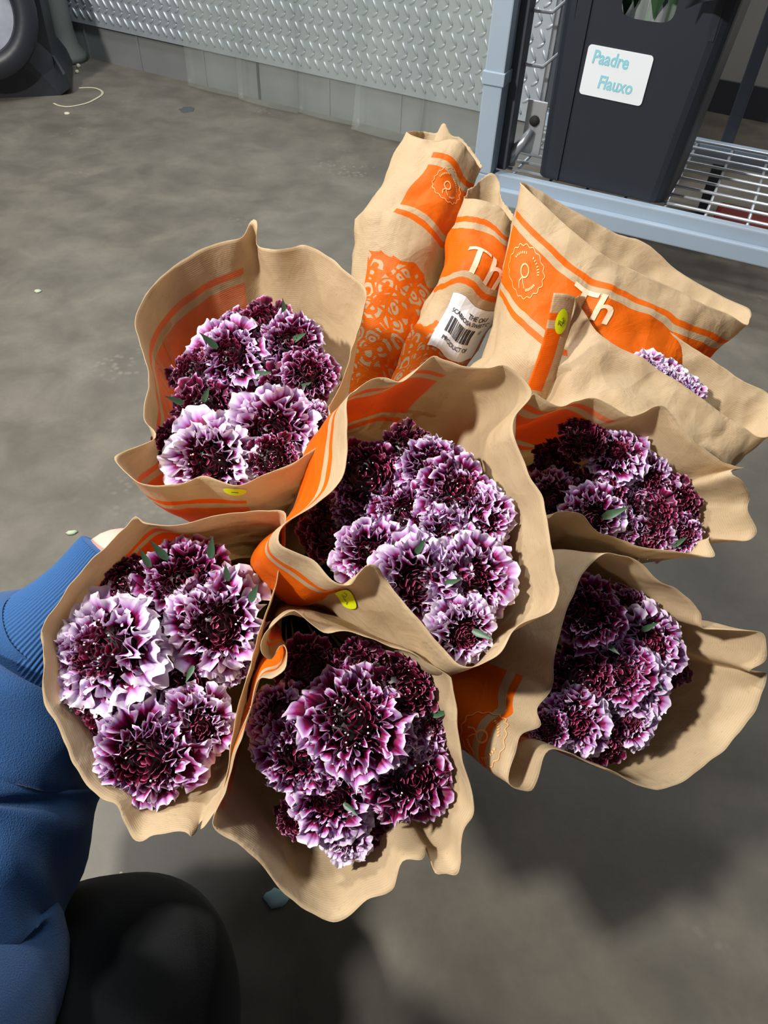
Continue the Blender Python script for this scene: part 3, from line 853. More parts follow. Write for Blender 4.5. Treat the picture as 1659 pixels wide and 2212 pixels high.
SL = {}
D1 = lin(520, 780, 0.565, 0.0, -0.20)
SL[1] = make_sleeve('open kraft sleeve of the upper left bouquet, orange print showing inside', [
    (246, 987), (335, 945, .005), (309, 902), (317, 830), (318, 793), (291, 703), (302, 660), (338, 605), (411, 551), (483, 522), (523, 510), (540, 480), (552, 474), (557, 490), (557, 528, .012),
    (595, 537), (628, 536), (660, 530), (711, 555), (754, 591), (790, 624), (787, 667), (772, 721), (751, 790), (728, 860, .01), (712, 880, -.01), (722, 918, -.02), (720, 940, -.015), (682, 971, -.01), (631, 1003), (574, 1025), (519, 1052),
    (480, 1043), (440, 1029), (400, 1043), (331, 1051), (284, 1037)], D1, neck_for(520, 780, .56), ((519, 1052), (523, 510)), seed=1, bulge=.15)
D2 = lin(330, 1450, 0.475, 0.0, -0.05)
SL[2] = make_sleeve('open kraft sleeve of the lower left bouquet beside the blue cuff', [
    (293, 1115), (316, 1131), (386, 1132), (463, 1116), (540, 1104), (613, 1104), (616, 1138), (613, 1192), (594, 1265), (567, 1350), (548, 1427), (521, 1504), (504, 1590), (496, 1650), (476, 1730), (455, 1775), (436, 1793), (440, 1770, .01),
    (425, 1790, .008), (411, 1807), (397, 1798), (336, 1805), (309, 1817), (285, 1809), (266, 1778), (247, 1743), (216, 1724), (185, 1690), (158, 1651), (131, 1585), (100, 1531), (93, 1497), (93, 1408), (89, 1362), (116, 1311), (143, 1277), (174, 1234), (204, 1200), (239, 1173), (270, 1143)],
    D2, neck_for(330, 1450, .475), ((120, 1305), (330, 1131)), seed=2)
D3 = lin(1350, 1030, 0.545, 0.10, -0.02)
SL[3] = make_sleeve('open kraft sleeve of the right upper dark bouquet, wrinkled front', [
    (1112, 940), (1118, 895), (1150, 852), (1175, 862), (1209, 877), (1245, 866), (1280, 856), (1316, 872), (1361, 897), (1412, 882), (1440, 887), (1485, 935), (1545, 985), (1585, 1003), (1610, 1012), (1583, 1019, -.01), (1600, 1035, -.01), (1620, 1070), (1616, 1100), (1633, 1150), (1610, 1172), (1570, 1168), (1532, 1164, .01), (1545, 1204),
    (1500, 1200), (1420, 1185), (1350, 1170), (1290, 1150), (1260, 1115), (1232, 1108), (1200, 1107), (1180, 1120), (1150, 1080), (1122, 1010)], D3, neck_for(1350, 1030, .545), ((1118, 900), (1365, 893)), v0=0.012, seed=3, bulge=.15, crum=0.0034)
D4 = lin(900, 1130, 0.455, 0.0, -0.06)
SL[4] = make_sleeve('open kraft sleeve of the centre bouquet with a yellow sticker in front', [
    (751, 859), (771, 843), (803, 818), (835, 815), (866, 822), (897, 800), (934, 768), (966, 778), (1049, 794), (1085, 790), (1109, 808), (1150, 848), (1117, 893, .006), (1109, 931), (1120, 970), (1137, 1018), (1173, 1078), (1193, 1178), (1203, 1240), (1207, 1289), (1193, 1325), (1145, 1345), (1109, 1365), (1085, 1408), (1033, 1440), (990, 1432),
    (938, 1376), (866, 1297), (835, 1253), (815, 1230, -.012), (795, 1223, -.015), (775, 1240, -.01), (758, 1262), (719, 1253), (679, 1217), (612, 1185), (600, 1158), (620, 1126), (679, 1090), (727, 1050), (745, 1000), (750, 920)],
    D4, neck_for(900, 1130, .455), ((800, 1226), (1000, 786)), v0=0.022, seed=4, bulge=.38)
D5 = lin(760, 1640, 0.455, 0.02, 0.03)
SL[5] = make_sleeve('open kraft sleeve of the lowest bouquet, its broad lip hanging towards the floor', [
    (567, 1377), (597, 1345), (631, 1321), (649, 1328), (698, 1366), (739, 1362), (814, 1384), (888, 1414), (963, 1455), (978, 1474), (989, 1541), (997, 1624), (1015, 1698), (1025, 1754), (1000, 1807), (993, 1885), (960, 1890), (937, 1886), (922, 1829, .012), (913, 1858), (870, 1863), (851, 1923), (795, 1949), (739, 1986), (702, 1986), (649, 1960), (601, 1919), (563, 1870), (515, 1822), (459, 1784),
    (490, 1700), (525, 1580), (556, 1470), (590, 1464, -.012), (617, 1440, -.01), (612, 1395, .006), (585, 1425, .006), (563, 1410)], D5, neck_for(760, 1640, .455), ((470, 1790), (560, 1400)), v0=0.016, seed=5)
D6 = lin(1340, 1460, 0.505, 0.15, 0.0)
SL[6] = make_sleeve('open kraft sleeve of the lower right bouquet with a wide right lip', [
    (1195, 1420), (1205, 1370), (1221, 1323), (1262, 1237), (1307, 1196), (1373, 1210), (1422, 1249), (1471, 1278), (1512, 1319), (1516, 1352), (1530, 1358), (1590, 1360, -.01), (1649, 1368, -.015), (1657, 1425, -.012), (1618, 1450, -.004), (1655, 1454, .01), (1647, 1495), (1618, 1556), (1553, 1630), (1471, 1691), (1426, 1706), (1369, 1695), (1307, 1667), (1258, 1642), (1209, 1622), (1182, 1626),
    (1160, 1690), (1140, 1711), (1098, 1690), (1115, 1622), (1127, 1586), (1170, 1567), (1160, 1530, .006), (1188, 1490, .012)], D6, neck_for(1340, 1460, .51), ((1330, 1675), (1190, 1480)), v0=0.022, seed=6, bulge=.2)
D7 = lin(1420, 780, 0.63, 0.06, -0.10)
SL[7] = make_sleeve('half closed kraft sleeve with pale lilac flowers and a yellow sticker', [
    (1240, 642, -.012), (1262, 640, .015), (1320, 660, .02), (1400, 690, .02), (1480, 740, .02), (1535, 775, .02), (1600, 820, .02), (1655, 848, .02), (1690, 885, .01), (1685, 930), (1648, 948), (1610, 925),
    (1570, 900), (1500, 850), (1440, 810), (1390, 775), (1330, 745), (1285, 712), (1262, 670), (1250, 650, -.005)], D7, neck_for(1420, 780, .66, .05), ((1246, 646), (1243, 641)), v0=0.5,
    mid=((1165, 870), (1560, 1040), .655, .05), smid=.45, seed=7, crum=0.0046)
D8 = lin(950, 330, 0.76, 0, 0)
SL[8] = make_sleeve('tall closed kraft sleeve with an orange band, leftmost of the rear three', [
    (881, 285), (912, 284, .03), (944, 288, .035), (960, 267, .03), (974, 291, .03), (1000, 303, .03), (1038, 352, .02), (1036, 362, -.012), (1003, 312, -.03), (978, 300, -.03), (950, 305, -.02), (915, 300, -.02), (890, 292, -.01)],
    D8, P(735, 1120, .80), ((1034, 350), (962, 302)), v0=0.020, mid=((769, 490), (990, 520), .765, .055), smid=.36, seed=8, flower=0.40, crum=0.0046)
D9 = lin(1050, 440, 0.725, 0, 0)
SL[9] = make_sleeve('kraft sleeve with a white barcode label, middle of the rear three', [
    (1000, 425), (1030, 395, .02), (1061, 374, .025), (1079, 393, .025), (1084, 430, .02), (1112, 468, .01), (1108, 476, -.015), (1083, 448, -.02), (1060, 438, -.02), (1030, 430, -.02)],
    D9, P(745, 1120, .79), ((1110, 465), (1000, 425)), v0=0.020, mid=((945, 590), (1110, 640), .725, .05), smid=.36, seed=9, flower=0.5, crum=0.0046)
D10 = lin(1370, 560, 0.69, 0.03, 0)
SL[10] = make_sleeve('wide kraft sleeve with an orange band and scalloped emblem, behind the lilac bunch', [
    (1120, 394), (1147, 403, .02), (1250, 462, .035), (1330, 505, .04), (1400, 530, .04), (1470, 590, .04), (1560, 642, .03), (1619, 668, .015), (1612, 700, -.005), (1571, 678, -.02), (1504, 650, -.03), (1460, 622, -.03), (1366, 583, -.035), (1288, 539, -.035), (1220, 482, -.03), (1160, 428, -.02), (1132, 402, -.01)],
    D10, P(800, 1110, .78), ((1614, 690), (1122, 396)), v0=0.024, mid=((1040, 770), (1400, 900), .69, .06), smid=.5, seed=10, crum=0.005)

# printed overlap strip along the left edge of the lilac sleeve
def side_flap(S):
    nu_, nv_ = 10, 30; V = []; UV = []; Fc = []
    tl, tr_, bl, br_ = P(1196, 633, .598), P(1243, 641, .606), P(1122, 868, .640), P(1172, 880, .648)
    Gf = np.zeros((nv_ + 1, nu_ + 1, 3))
    for i in range(nv_ + 1):
        for j in range(nu_ + 1):
            a, b_ = j / nu_, i / nv_
            p = (tl * (1 - a) + tr_ * a) * (1 - b_) + (bl * (1 - a) + br_ * a) * b_
            p = p + CR * (0.0035 * math.sin(b_ * 3.0)) - CF * 0.003 * math.sin(math.pi * a)
            Gf[i, j] = p
            V.append(p - S.neck); UV.append((a, b_ * np.linalg.norm(bl - tl)))
    for i in range(nv_):
        for j in range(nu_): a = i * (nu_ + 1) + j; Fc.append((a, a + nu_ + 1, a + nu_ + 2, a + 1))
    me = mesh_of('side_flap', V, Fc, [mat_paper('kraft_flap_print', .66, .016), mat_paper('kraft_flap_inside', .66, .016, True)], True, UV)
    o = add('side_flap', me, S.obj); md = o.modifiers.new('t', 'SOLIDIFY'); md.thickness = .00045; md.offset = -1; md.material_offset = 1
    nrm = np.cross(tr_ - tl, bl - tl); nrm /= np.linalg.norm(nrm)
    if nrm @ CF > 0: nrm = -nrm
    def at(a, b_, off):
        x, y = min(max(a, 0), .999) * nu_, min(max(b_, 0), .999) * nv_; i, j = int(y), int(x); fx, fy = x - j, y - i
        p = (Gf[i, j] * (1 - fx) + Gf[i, j + 1] * fx) * (1 - fy) + (Gf[i + 1, j] * (1 - fx) + Gf[i + 1, j + 1] * fx) * fy
        return p + nrm * off - S.neck
    Wf, Hf = np.linalg.norm(tr_ - tl), np.linalg.norm(bl - tl)
    def put(sh, mat, name, ca, cb, off, parent):
        return MB().raw([at(ca + x / Wf, cb - y / Hf, off) for x, y in sh[0]], sh[1]).build(name, mat, parent)
    st = put(ellipse2d(.0056, .0104), M['yellow'], 'price_sticker', .55, .235, .0009, o); st['label'] = 'yellow oval price sticker with handwriting'
    ink = merge2d(*[ribbon2d([(x * .0056, y * .0104) for x, y in q], .0006) for q in ([(-.5, -.3), (-.5, .05), (-.1, 0), (-.3, -.15), (.05, -.35)], [(-.05, .2), (.2, .35), (.25, .1), (0, -.1), (.5, -.05)], [(.1, -.3), (.45, .15)])])
    put(ink, M['ink'], 'handwriting', .55, .235, .0013, o)
side_flap(SL[7])

# prints, stickers and labels that sit on the sleeves
sticker(SL[4], 745, 1288, 0.0125, 0.0115, 0.0, [[(-.5, .3), (-.1, .35), (0, .0), (-.4, -.2), (-.1, -.25), (.3, -.3)], [(.35, -.1), (.5, -.4)]])
sticker(SL[1], 510, 1062, 0.0085, 0.006, 0.0, [[(-.3, 0), (.3, -.1)]])
emblem(SL[10], 1137, 580, 0.0215)
emblem(SL[6], 1042, 1590, 0.019)
emblem(SL[8], 968, 400, 0.017)
for s_, px, py, txt, size in ((10, 1275, 662, 'Th', 0.036), (9, 1052, 572, 'Th', 0.042)):
    t0, v0_ = find_tv(SL[s_], px, py, True)
    decal(SL[s_], 'printed_lettering', text_mesh(txt, size, 0, 0.0006), M['letter'], t0, v0_, 0.0, 0.0007)
_t = NT('kraft_show_through'); _t.b.inputs['Base Color'].default_value = srgb(236, 214, 176)
_tl = _t.node('ShaderNodeBsdfTranslucent'); _tl.inputs[0].default_value = srgb(250, 236, 206)
_ms = _t.node('ShaderNodeMixShader'); _ms.inputs[0].default_value = .75
_t.link(_t.b.outputs[0], _ms.inputs[1]); _t.link(_tl.outputs[0], _ms.inputs[2]); _t.link(_ms.outputs[0], _t.out.inputs[0]); show_through = _t.m
for s_, px, py, txt, size in ((4, 830, 905, 'The', 0.038), (1, 352, 780, 'Th', 0.042)):
    t0, v0_ = find_tv(SL[s_], px, py, False)
    decal(SL[s_], 'printed_lettering', text_mesh(txt, size, 0, 0.0006), show_through, t0, v0_, 0.0, 0.0004, False)
# barcode label
t0, v0_ = find_tv(SL[9], 1000, 725, True)
lb = decal(SL[9], 'barcode_label', rect2d(0.062, 0.054), M['label'], t0, v0_, 0.0, 0.0009); lb['label'] = 'white printed barcode label'
bars = []; x = -0.022
while x < 0.012:
    w = random.choice((0.0006, 0.0009, 0.0015)); bars.append(rect2d(w, 0.015, 1, 6, x, -0.002)); x += w + random.choice((0.0006, 0.0009, 0.0013))
decal(SL[9], 'barcode', merge2d(*bars), M['ink'], t0, v0_, 0.0, 0.0014, True, lb)
for txt, oy, ox, sz_ in (('THE ORI', 0.0165, 0.006, 0.0066), ('SCABIOSA SWEET C', 0.0105, 0.0, 0.0056), ('PRODUCT OF', -0.0155, -0.004, 0.0056), ('10', 0.002, 0.019, 0.005)):
    vv, fs = text_mesh(txt, sz_, 0, 0.00008)
    decal(SL[9], 'label_lettering', ([(a + ox, b_ + oy) for a, b_ in vv], fs), M['ink'], t0, v0_, 0.0, 0.0014, True, lb)

# ------------------------------------------------------------------ flowers
def petal_mesh(seed, nu=21, nv=8, W=0.62, A=0.19, fine=0.085):
    r = np.random.default_rng(seed); ph = r.uniform(0, 6.28, 7); kf = r.uniform(3.0, 5.2); cup = r.uniform(-.1, .4); lob = r.uniform(.02, .045)
    V = []; UV = []; Fc = []
    for i in range(nv + 1):
        v = (i / nv) ** 0.85
        for j in range(nu + 1):
            u = -1 + 2 * j / nu
            w = W * (0.12 + 0.92 * min(1.0, v * 1.12) ** 1.3) * (1 - .12 * v ** 5)
            x = v * (1 - 0.34 * abs(u) ** 3 * v) + v ** 4 * (lob * math.cos(13 * u + ph[0]) + 0.04 * math.cos(4.0 * u + ph[1]))
            y = w * u + 0.06 * v * v * math.sin(6 * u + ph[2])
            zz = A * v * v * math.sin(kf * u + ph[3]) + fine * v ** 3 * math.sin(10.5 * u + ph[4]) + 0.05 * v ** 4 * math.sin(21 * u + ph[5])
            zz += cup * v * v - (cup + .15) * max(0, v - .5) ** 2 * 2.4 + 0.28 * u * u * (1 - v) * v
            V.append((x, y, zz))
            e = v if v < .4 else max(v, 1 - (1 - abs(u)) * (1.2 + 1.6 * (1 - v)))
            UV.append((u * .5 + .5, min(1, e)))
    for i in range(nv):
        for j in range(nu):
            a = i * (nu + 1) + j; Fc.append((a, a + 1, a + nu + 2, a + nu + 1))
    return mesh_of('petal', V, Fc, M['petal'], True, UV)
PETALS = [petal_mesh(s) for s in range(12)]
PETALS_S = [petal_mesh(40 + s, 13, 6, 0.55, 0.30, 0.12) for s in range(8)]

def florets_mesh(seed, n=120):
    r = np.random.default_rng(seed); V = []; UV = []; Fc = []
    for k in range(n):
        q = (k + .5) / n; rad = math.sqrt(q); a = k * 2.39996 + r.uniform(-.15, .15)
        R_ = 0.60; x0, y0 = R_ * rad * math.cos(a), R_ * rad * math.sin(a); z0 = 0.42 * (1 - rad ** 2.2) + 0.02
        nrm = np.array([x0 * 1.3, y0 * 1.3, 0.75 - .35 * rad]); nrm /= np.linalg.norm(nrm)
        nrm += r.normal(0, .18, 3); nrm /= np.linalg.norm(nrm)
        t1 = np.cross(nrm, [math.cos(a + r.uniform(-1, 1)), math.sin(a), .3]); t1 /= np.linalg.norm(t1); t2 = np.cross(nrm, t1)
        ln = r.uniform(.12, .17) * (0.75 + .45 * rad); wd = ln * r.uniform(.42, .6); b = np.array([x0, y0, z0]) - nrm * ln * .5
        cup = r.uniform(.25, .5) * wd
        pts = [(-.25, 0, 0), (.25, 0, 0), (-.9, .45, .5), (0, .5, 0), (.9, .45, .5), (-.8, .85, .6), (0, 1.0, .25), (.8, .85, .6)]
        ev = [0, 0, .7, .35, .7, 1, 1, 1]; n0 = len(V)
        for (px_, py_, pz_), e in zip(pts, ev):
            V.append(b + t1 * px_ * wd + nrm * py_ * ln * 1.3 + t2 * (pz_ * cup + (py_ ** 2) * ln * .35)); UV.append((0.5, e))
        Fc += [(n0, n0 + 1, n0 + 3), (n0, n0 + 3, n0 + 2), (n0 + 1, n0 + 4, n0 + 3), (n0 + 2, n0 + 3, n0 + 6, n0 + 5), (n0 + 3, n0 + 4, n0 + 7, n0 + 6)]
    # solid dome underneath
    n0 = len(V); m = 16
    for i, (rr_, zz) in enumerate(((0.56, -0.10), (0.5, 0.06), (0.36, 0.22), (0.18, 0.31))):
        for j in range(m): V.append((rr_ * math.cos(6.2832 * j / m), rr_ * math.sin(6.2832 * j / m), zz)); UV.append((.5, 0))
    V.append((0, 0, .33)); UV.append((.5, 0))
    for i in range(3):
        for j in range(m): Fc.append((n0 + i * m + j, n0 + i * m + (j + 1) % m, n0 + (i + 1) * m + (j + 1) % m, n0 + (i + 1) * m + j))
    for j in range(m): Fc.append((n0 + 3 * m + j, n0 + 3 * m + (j + 1) % m, n0 + 4 * m))
    return mesh_of('center_florets', V, Fc, M['floret'], True, UV)
FLORETS = [florets_mesh(100 + s) for s in range(4)]

def anthers_mesh(seed, n):
    r = np.random.default_rng(seed); mb = MB()
    bm = bmesh.new(); bmesh.ops.create_icosphere(bm, subdivisions=1, radius=1.0); bm.verts.index_update()
    iv = [v.co.copy() for v in bm.verts]; jf = [tuple(v.index for v in f.verts) for f in bm.faces]; bm.free()
    for k in range(n):
        a = r.uniform(0, 6.28); rad = math.sqrt(r.uniform(0.02, .95))
        c = np.array([.58 * rad * math.cos(a), .58 * rad * math.sin(a), .42 * (1 - rad ** 2.2) + .11 + r.uniform(0, .05)])
        s = r.uniform(.014, .021)
        mb.raw([c + np.array(q) * s * np.array([1, 1, 1.4]) for q in iv], jf)
    return mesh_of('anthers', mb.v, mb.f, M['anther'], True)
ANTH = [anthers_mesh(200 + s, n) for s, n in enumerate((8, 16, 26, 4))]

def leaf_mesh():
    V = []; Fc = []; n = 8
    for i in range(n + 1):
        v = i / n; w = 0.19 * (min(1, v * 2.6 + .25) ** .7) * (1 - v ** 1.6)
        if i == n: w = 0.004
        for u in (-1, 0, 1): V.append((v, w * u, 0.10 * abs(u) * w * 4 + .12 * v * v))
    for i in range(n):
        for j in range(2): Fc.append((i * 3 + j, i * 3 + j + 1, i * 3 + j + 4, i * 3 + j + 3))
    return mesh_of('leaf', V, Fc, M['leaf'], True)
LEAF = leaf_mesh()

def basis_from(n, spin):
    n = n / np.linalg.norm(n); h = np.array([1.0, 0, 0]) if abs(n[0]) < .8 else np.array([0, 1.0, 0])
    x = np.cross(h, n); x /= np.linalg.norm(x); y = np.cross(n, x)
    x2 = x * math.cos(spin) + y * math.sin(spin); return x2, np.cross(n, x2), n

FLOWERS = []
def outside_by(S, p):
    """signed distance of a point to the paper, positive outside"""
    G = S.G[:-1].reshape(-1, 3); dd = ((G - p) ** 2).sum(1); k = int(np.argmin(dd)); return float((p - G[k]) @ S.N.reshape(-1, 3)[k]), S.N.reshape(-1, 3)[k]
def flower(S, dfun, px, py, rpx, pale, anth, phrase, group, inset=0.034, lilac=0.0, nrm=None):
    d = dfun(px, py) + inset - (0 if lilac else .008); c = P(px, py, d); R_ = 1.10 * rpx * d / FPX
    for _ in range(6):
        o_, nn = outside_by(S, c)
        if o_ < -0.50 * R_: break
        c = c - nn * (o_ + 0.52 * R_) * 0.7
    side = c - S.M0 - S.ax * ((c - S.M0) @ S.ax)
    n = nrm if nrm is not None else ((CO - c) / np.linalg.norm(CO - c) * 0.75 + S.ax * 0.45 + side * 5.0 + rng.normal(0, .10, 3))
    x, y, n = basis_from(np.asarray(n, float), rng.uniform(0, 6.28))
    tone = ('deep maroon scabiosa head', 'maroon scabiosa head with lilac edges', 'white-edged magenta scabiosa head')[0 if pale < .35 else 1 if pale < .62 else 2]
    if lilac: tone = 'small pale lilac scabiosa head'
    e = empty('scabiosa_flower'); tag(e, tone + ' ' + phrase, 'flower', group)
    c = c - n * R_ * 0.25
    MW = Matrix(((x[0] * R_, y[0] * R_, n[0] * R_, c[0]), (x[1] * R_, y[1] * R_, n[1] * R_, c[1]), (x[2] * R_, y[2] * R_, n[2] * R_, c[2]), (0, 0, 0, 1)))
    e.matrix_world = MW
    col = (pale, lilac, 0, 1)
    o = add('center_florets', random.choice(FLORETS), e); o.color = col; o['kind'] = 'stuff'
    o.scale = (0.95, 0.95, 1.0) if pale > .62 else (1.22, 1.22, 1.15) if pale < .35 else (1.1, 1.1, 1.1)
    if anth: add('anthers', ANTH[anth - 1], e).scale = (1.1, 1.1, 1.12)
    if pale < .35: rows = ((12, .46, .54, 25, .44), (14, .50, .36, 52, .42), (14, .44, .26, 62, .44))
    elif pale < .62: rows = ((13, .44, .64, 16, .50), (14, .48, .54, 40, .46), (13, .46, .42, 62, .44), (12, .38, .28, 66, .46))
    else: rows = ((13, .42, .68, 10, .54), (14, .46, .60, 32, .50), (13, .46, .46, 54, .48), (11, .40, .32, 66, .48))
    for ri, (cnt, r0, ln, tilt, wd) in enumerate(rows):
        for k in range(cnt):
            a = 2 * math.pi * (k + .5 * (ri % 2) + rng.uniform(-.22, .22)) / cnt
            tl = math.radians(tilt + rng.uniform(-20, 20)); L_ = ln * rng.uniform(.75, 1.2); tw = rng.uniform(-.6, .6)
            RZ = Matrix.Rotation(a, 4, 'Z') @ Matrix.Translation((r0, 0, .02 + .05 * ri)); ok = False
            for kl, kt in ((1, 0), (.85, .35), (.7, .75), (.5, 1.1)):
                tip = MW @ (RZ @ Matrix.Rotation(-(tl + kt), 4, 'Y') @ Vector((L_ * kl * 1.05, 0, L_ * kl * .1)))
                if outside_by(S, np.array(tip))[0] < -0.0015: ok = True; break
            if not ok: continue
            L_ *= kl; tl += kt
            po = bpy.data.objects.new('petal', random.choice(PETALS if ri < 2 else PETALS_S)); COL.objects.link(po); po.parent = e
            po.color = (min(1, max(0, pale + rng.uniform(-.10, .10))), 0, 0, 1)
            po.matrix_basis = RZ @ Matrix.Rotation(-tl, 4, 'Y') @ Matrix.Rotation(tw, 4, 'X') @ Matrix.Diagonal((L_, L_ * wd * 1.9, L_, 1))
    inv = MW.inverted()
    nk = S.neck + (c - S.neck - S.ax * ((c - S.neck) @ S.ax)) * 0.12
    end = nk - S.ax * 0.17 + np.array([0, 0, -.02])
    path = catmull([c - n * R_ * .02, c - n * .035, c * .45 + nk * .55, nk, end], 5)
    tb = MB().tube([np.array(inv @ Vector(p)) for p in path], 0.0021 / R_, 6)
    tb.build('stem', M['stem'], e, True)
    cal = MB().tube([(0, 0, -.22), (0, 0, -.14), (0, 0, -.06), (0, 0, .0)], [.06, .22, .42, .5], 12); cal.build('calyx', M['leaf'], e, True)
    FLOWERS.append((px, py, e, MW, S, d))
    return e

def bunch(k, D, group, rows):
    for q in rows:
        flower(SL[k], D, q[0], q[1], q[2], q[3], q[4], q[5], group, q[6] if len(q) > 6 else 0.034)

bunch(1, D1, 'scabiosa in the upper left sleeve', [
    (572, 702, 66, .22, 0, 'at the very top of the upper left bouquet'), (500, 768, 78, .66, 0, 'left of centre in upper half of upper left bouquet'),
    (632, 742, 66, .60, 0, 'right of the top head in upper left bouquet'), (418, 806, 56, .25, 0, 'at the left edge of upper left bouquet'),
    (668, 808, 60, .42, 0, 'at the right edge of upper left bouquet'), (578, 800, 56, .34, 0, 'in the very centre of upper left bouquet', .045),
    (440, 884, 72, .30, 2, 'at mid left of upper left bouquet'), (618, 856, 74, .20, 1, 'at mid right of upper left bouquet', .044),
    (590, 935, 92, .72, 1, 'at lower right of upper left bouquet'), (455, 996, 92, .88, 1, 'at the bottom of upper left bouquet by the lip'),
    (352, 968, 58, .12, 2, 'in the lower left corner of upper left bouquet', .04), (672, 920, 50, .60, 0, 'against the right wall of upper left bouquet', .04), (520, 700, 40, .45, 0, 'peeking behind the top of upper left bouquet', .05), (590, 990, 56, .30, 2, 'tucked at the bottom right of upper left bouquet', .03)])
bunch(2, D2, 'scabiosa in the lower left sleeve', [
    (272, 1262, 70, .20, 2, 'at upper left of lower left bouquet'), (398, 1258, 92, .46, 0, 'at the top of lower left bouquet'),
    (470, 1350, 104, .74, 1, 'at upper right of lower left bouquet'), (226, 1404, 122, .92, 2, 'with the biggest pale ring in lower left bouquet', .022),
    (150, 1430, 66, .68, 0, 'at the far left edge of lower left bouquet', .026), (232, 1552, 80, .32, 1, 'below the biggest pale head of lower left bouquet', .028),
    (388, 1498, 80, .28, 1, 'right of centre of lower left bouquet', .034), (150, 1540, 60, .10, 0, 'low at the left wall of lower left bouquet', .03),
    (300, 1655, 112, .56, 1, 'at the bottom of lower left bouquet', .026), (424, 1572, 76, .74, 0, 'at lower right of lower left bouquet', .03),
    (500, 1420, 56, .60, 0, 'against the right wall of lower left bouquet', .045), (200, 1300, 60, .64, 0, 'between cuff side wall and top of lower left bouquet', .045)])
bunch(3, D3, 'scabiosa in the right upper sleeve', [
    (1262, 936, 54, .16, 0, 'at the top of right upper bouquet'), (1330, 978, 62, .68, 0, 'near the top right of right upper bouquet'),
    (1200, 1000, 54, .06, 0, 'in the deep left shade of right upper bouquet', .05), (1300, 1056, 66, .22, 1, 'in the centre of right upper bouquet'),
    (1192, 1078, 62, .56, 0, 'at lower left of right upper bouquet', .045), (1402, 1040, 58, .68, 0, 'right of centre in right upper bouquet'),
    (1388, 990, 44, .30, 0, 'at upper right wall of right upper bouquet', .045), (1460, 1090, 62, .14, 1, 'at the right end of right upper bouquet'),
    (1408, 1112, 62, .24, 0, 'at mid right of right upper bouquet', .028), (1278, 1120, 64, .62, 0, 'low on the left side of right upper bouquet', .028),
    (1392, 1168, 62, .64, 0, 'at the bottom of right upper bouquet'), (1480, 1166, 44, .50, 1, 'in the bottom right corner of right upper bouquet', .03), (1330, 1135, 46, .44, 0, 'above the front lip of right upper bouquet', .03)])
bunch(4, D4, 'scabiosa in the centre sleeve', [
    (790, 1030, 88, .34, 2, 'at the left of centre bouquet top'), (880, 968, 58, .08, 0, 'at the very top of centre bouquet', .04), (930, 1008, 68, .66, 0, 'right of the top head in centre bouquet', .036),
    (986, 1066, 84, .52, 2, 'at upper right of centre bouquet'), (876, 1112, 72, .50, 3, 'with many white dots in middle of centre bouquet'),
    (722, 1146, 84, .10, 0, 'in the left shade of centre bouquet', .045), (1040, 1120, 66, .72, 0, 'at the right edge of centre bouquet', .036), (806, 1196, 76, .66, 0, 'at lower left of centre bouquet', .03),
    (902, 1262, 100, .74, 0, 'at lower middle of centre bouquet', .024), (1014, 1250, 92, .72, 0, 'at lower right of centre bouquet', .028), (1062, 1176, 50, .12, 1, 'darkest at the right edge of centre bouquet', .05),
    (960, 1160, 70, .70, 0, 'right of the dotted head in centre bouquet', .032), (1002, 1366, 72, .80, 0, 'at the bottom tip of centre bouquet', .026), (770, 1100, 56, .62, 0, 'between the two left heads of centre bouquet', .04)])
bunch(5, D5, 'scabiosa in the lowest sleeve', [
    (762, 1556, 112, .52, 3, 'with many white dots in middle of lowest bouquet', .018), (876, 1488, 78, .18, 2, 'at upper right of lowest bouquet', .03), (668, 1450, 76, .30, 0, 'at upper left of lowest bouquet', .045),
    (884, 1676, 98, .40, 1, 'at lower right of lowest bouquet', .026), (648, 1628, 92, .52, 0, 'at lower left of lowest bouquet', .03), (716, 1720, 88, .66, 0, 'at lower middle of lowest bouquet', .026), (748, 1806, 52, .92, 0, 'pale at the bottom tip of lowest bouquet', .026),
    (946, 1560, 62, .56, 0, 'at the right edge of lowest bouquet', .036), (606, 1546, 66, .62, 0, 'at the left edge of lowest bouquet', .036), (648, 1768, 54, .14, 1, 'at the bottom left of lowest bouquet', .04), (770, 1436, 60, .20, 0, 'under the top lip of lowest bouquet', .045),
    (850, 1580, 76, .68, 0, 'right of the dotted head in lowest bouquet', .03), (945, 1650, 50, .22, 0, 'low at the right wall of lowest bouquet', .045), (812, 1770, 60, .34, 0, 'low right near the tip of lowest bouquet', .04)])
bunch(6, D6, 'scabiosa in the lower right sleeve', [
    (1272, 1322, 76, .40, 0, 'at the top left of lower right bouquet', .034), (1345, 1312, 52, .44, 0, 'at the top of lower right bouquet', .045), (1396, 1392, 84, .70, 0, 'at upper right of lower right bouquet'),
    (1256, 1470, 82, .30, 2, 'dotted at mid left of lower right bouquet'), (1336, 1450, 70, .46, 0, 'in the centre of lower right bouquet', .03), (1452, 1430, 56, .10, 0, 'at the right end of lower right bouquet', .045),
    (1240, 1560, 74, .70, 0, 'at lower left of lower right bouquet', .032), (1370, 1478, 74, .72, 0, 'at mid right of lower right bouquet', .03), (1290, 1590, 74, .22, 1, 'dark at the bottom of lower right bouquet', .036), (1356, 1556, 56, .76, 0, 'magenta at bottom right of lower right bouquet', .03),
    (1172, 1608, 44, .52, 0, 'in the bottom left corner of lower right bouquet', .03)])
for px, py, ph in ((1402, 792, 'leftmost of the row behind the front lip'), (1440, 812, 'second of the row behind the front lip'), (1482, 838, 'third of the row behind the front lip')):
    flower(SL[7], D7, px, py + 10, 40, .88, 0, ph, 'lilac scabiosa in the half closed sleeve', 0.012, 1.0)

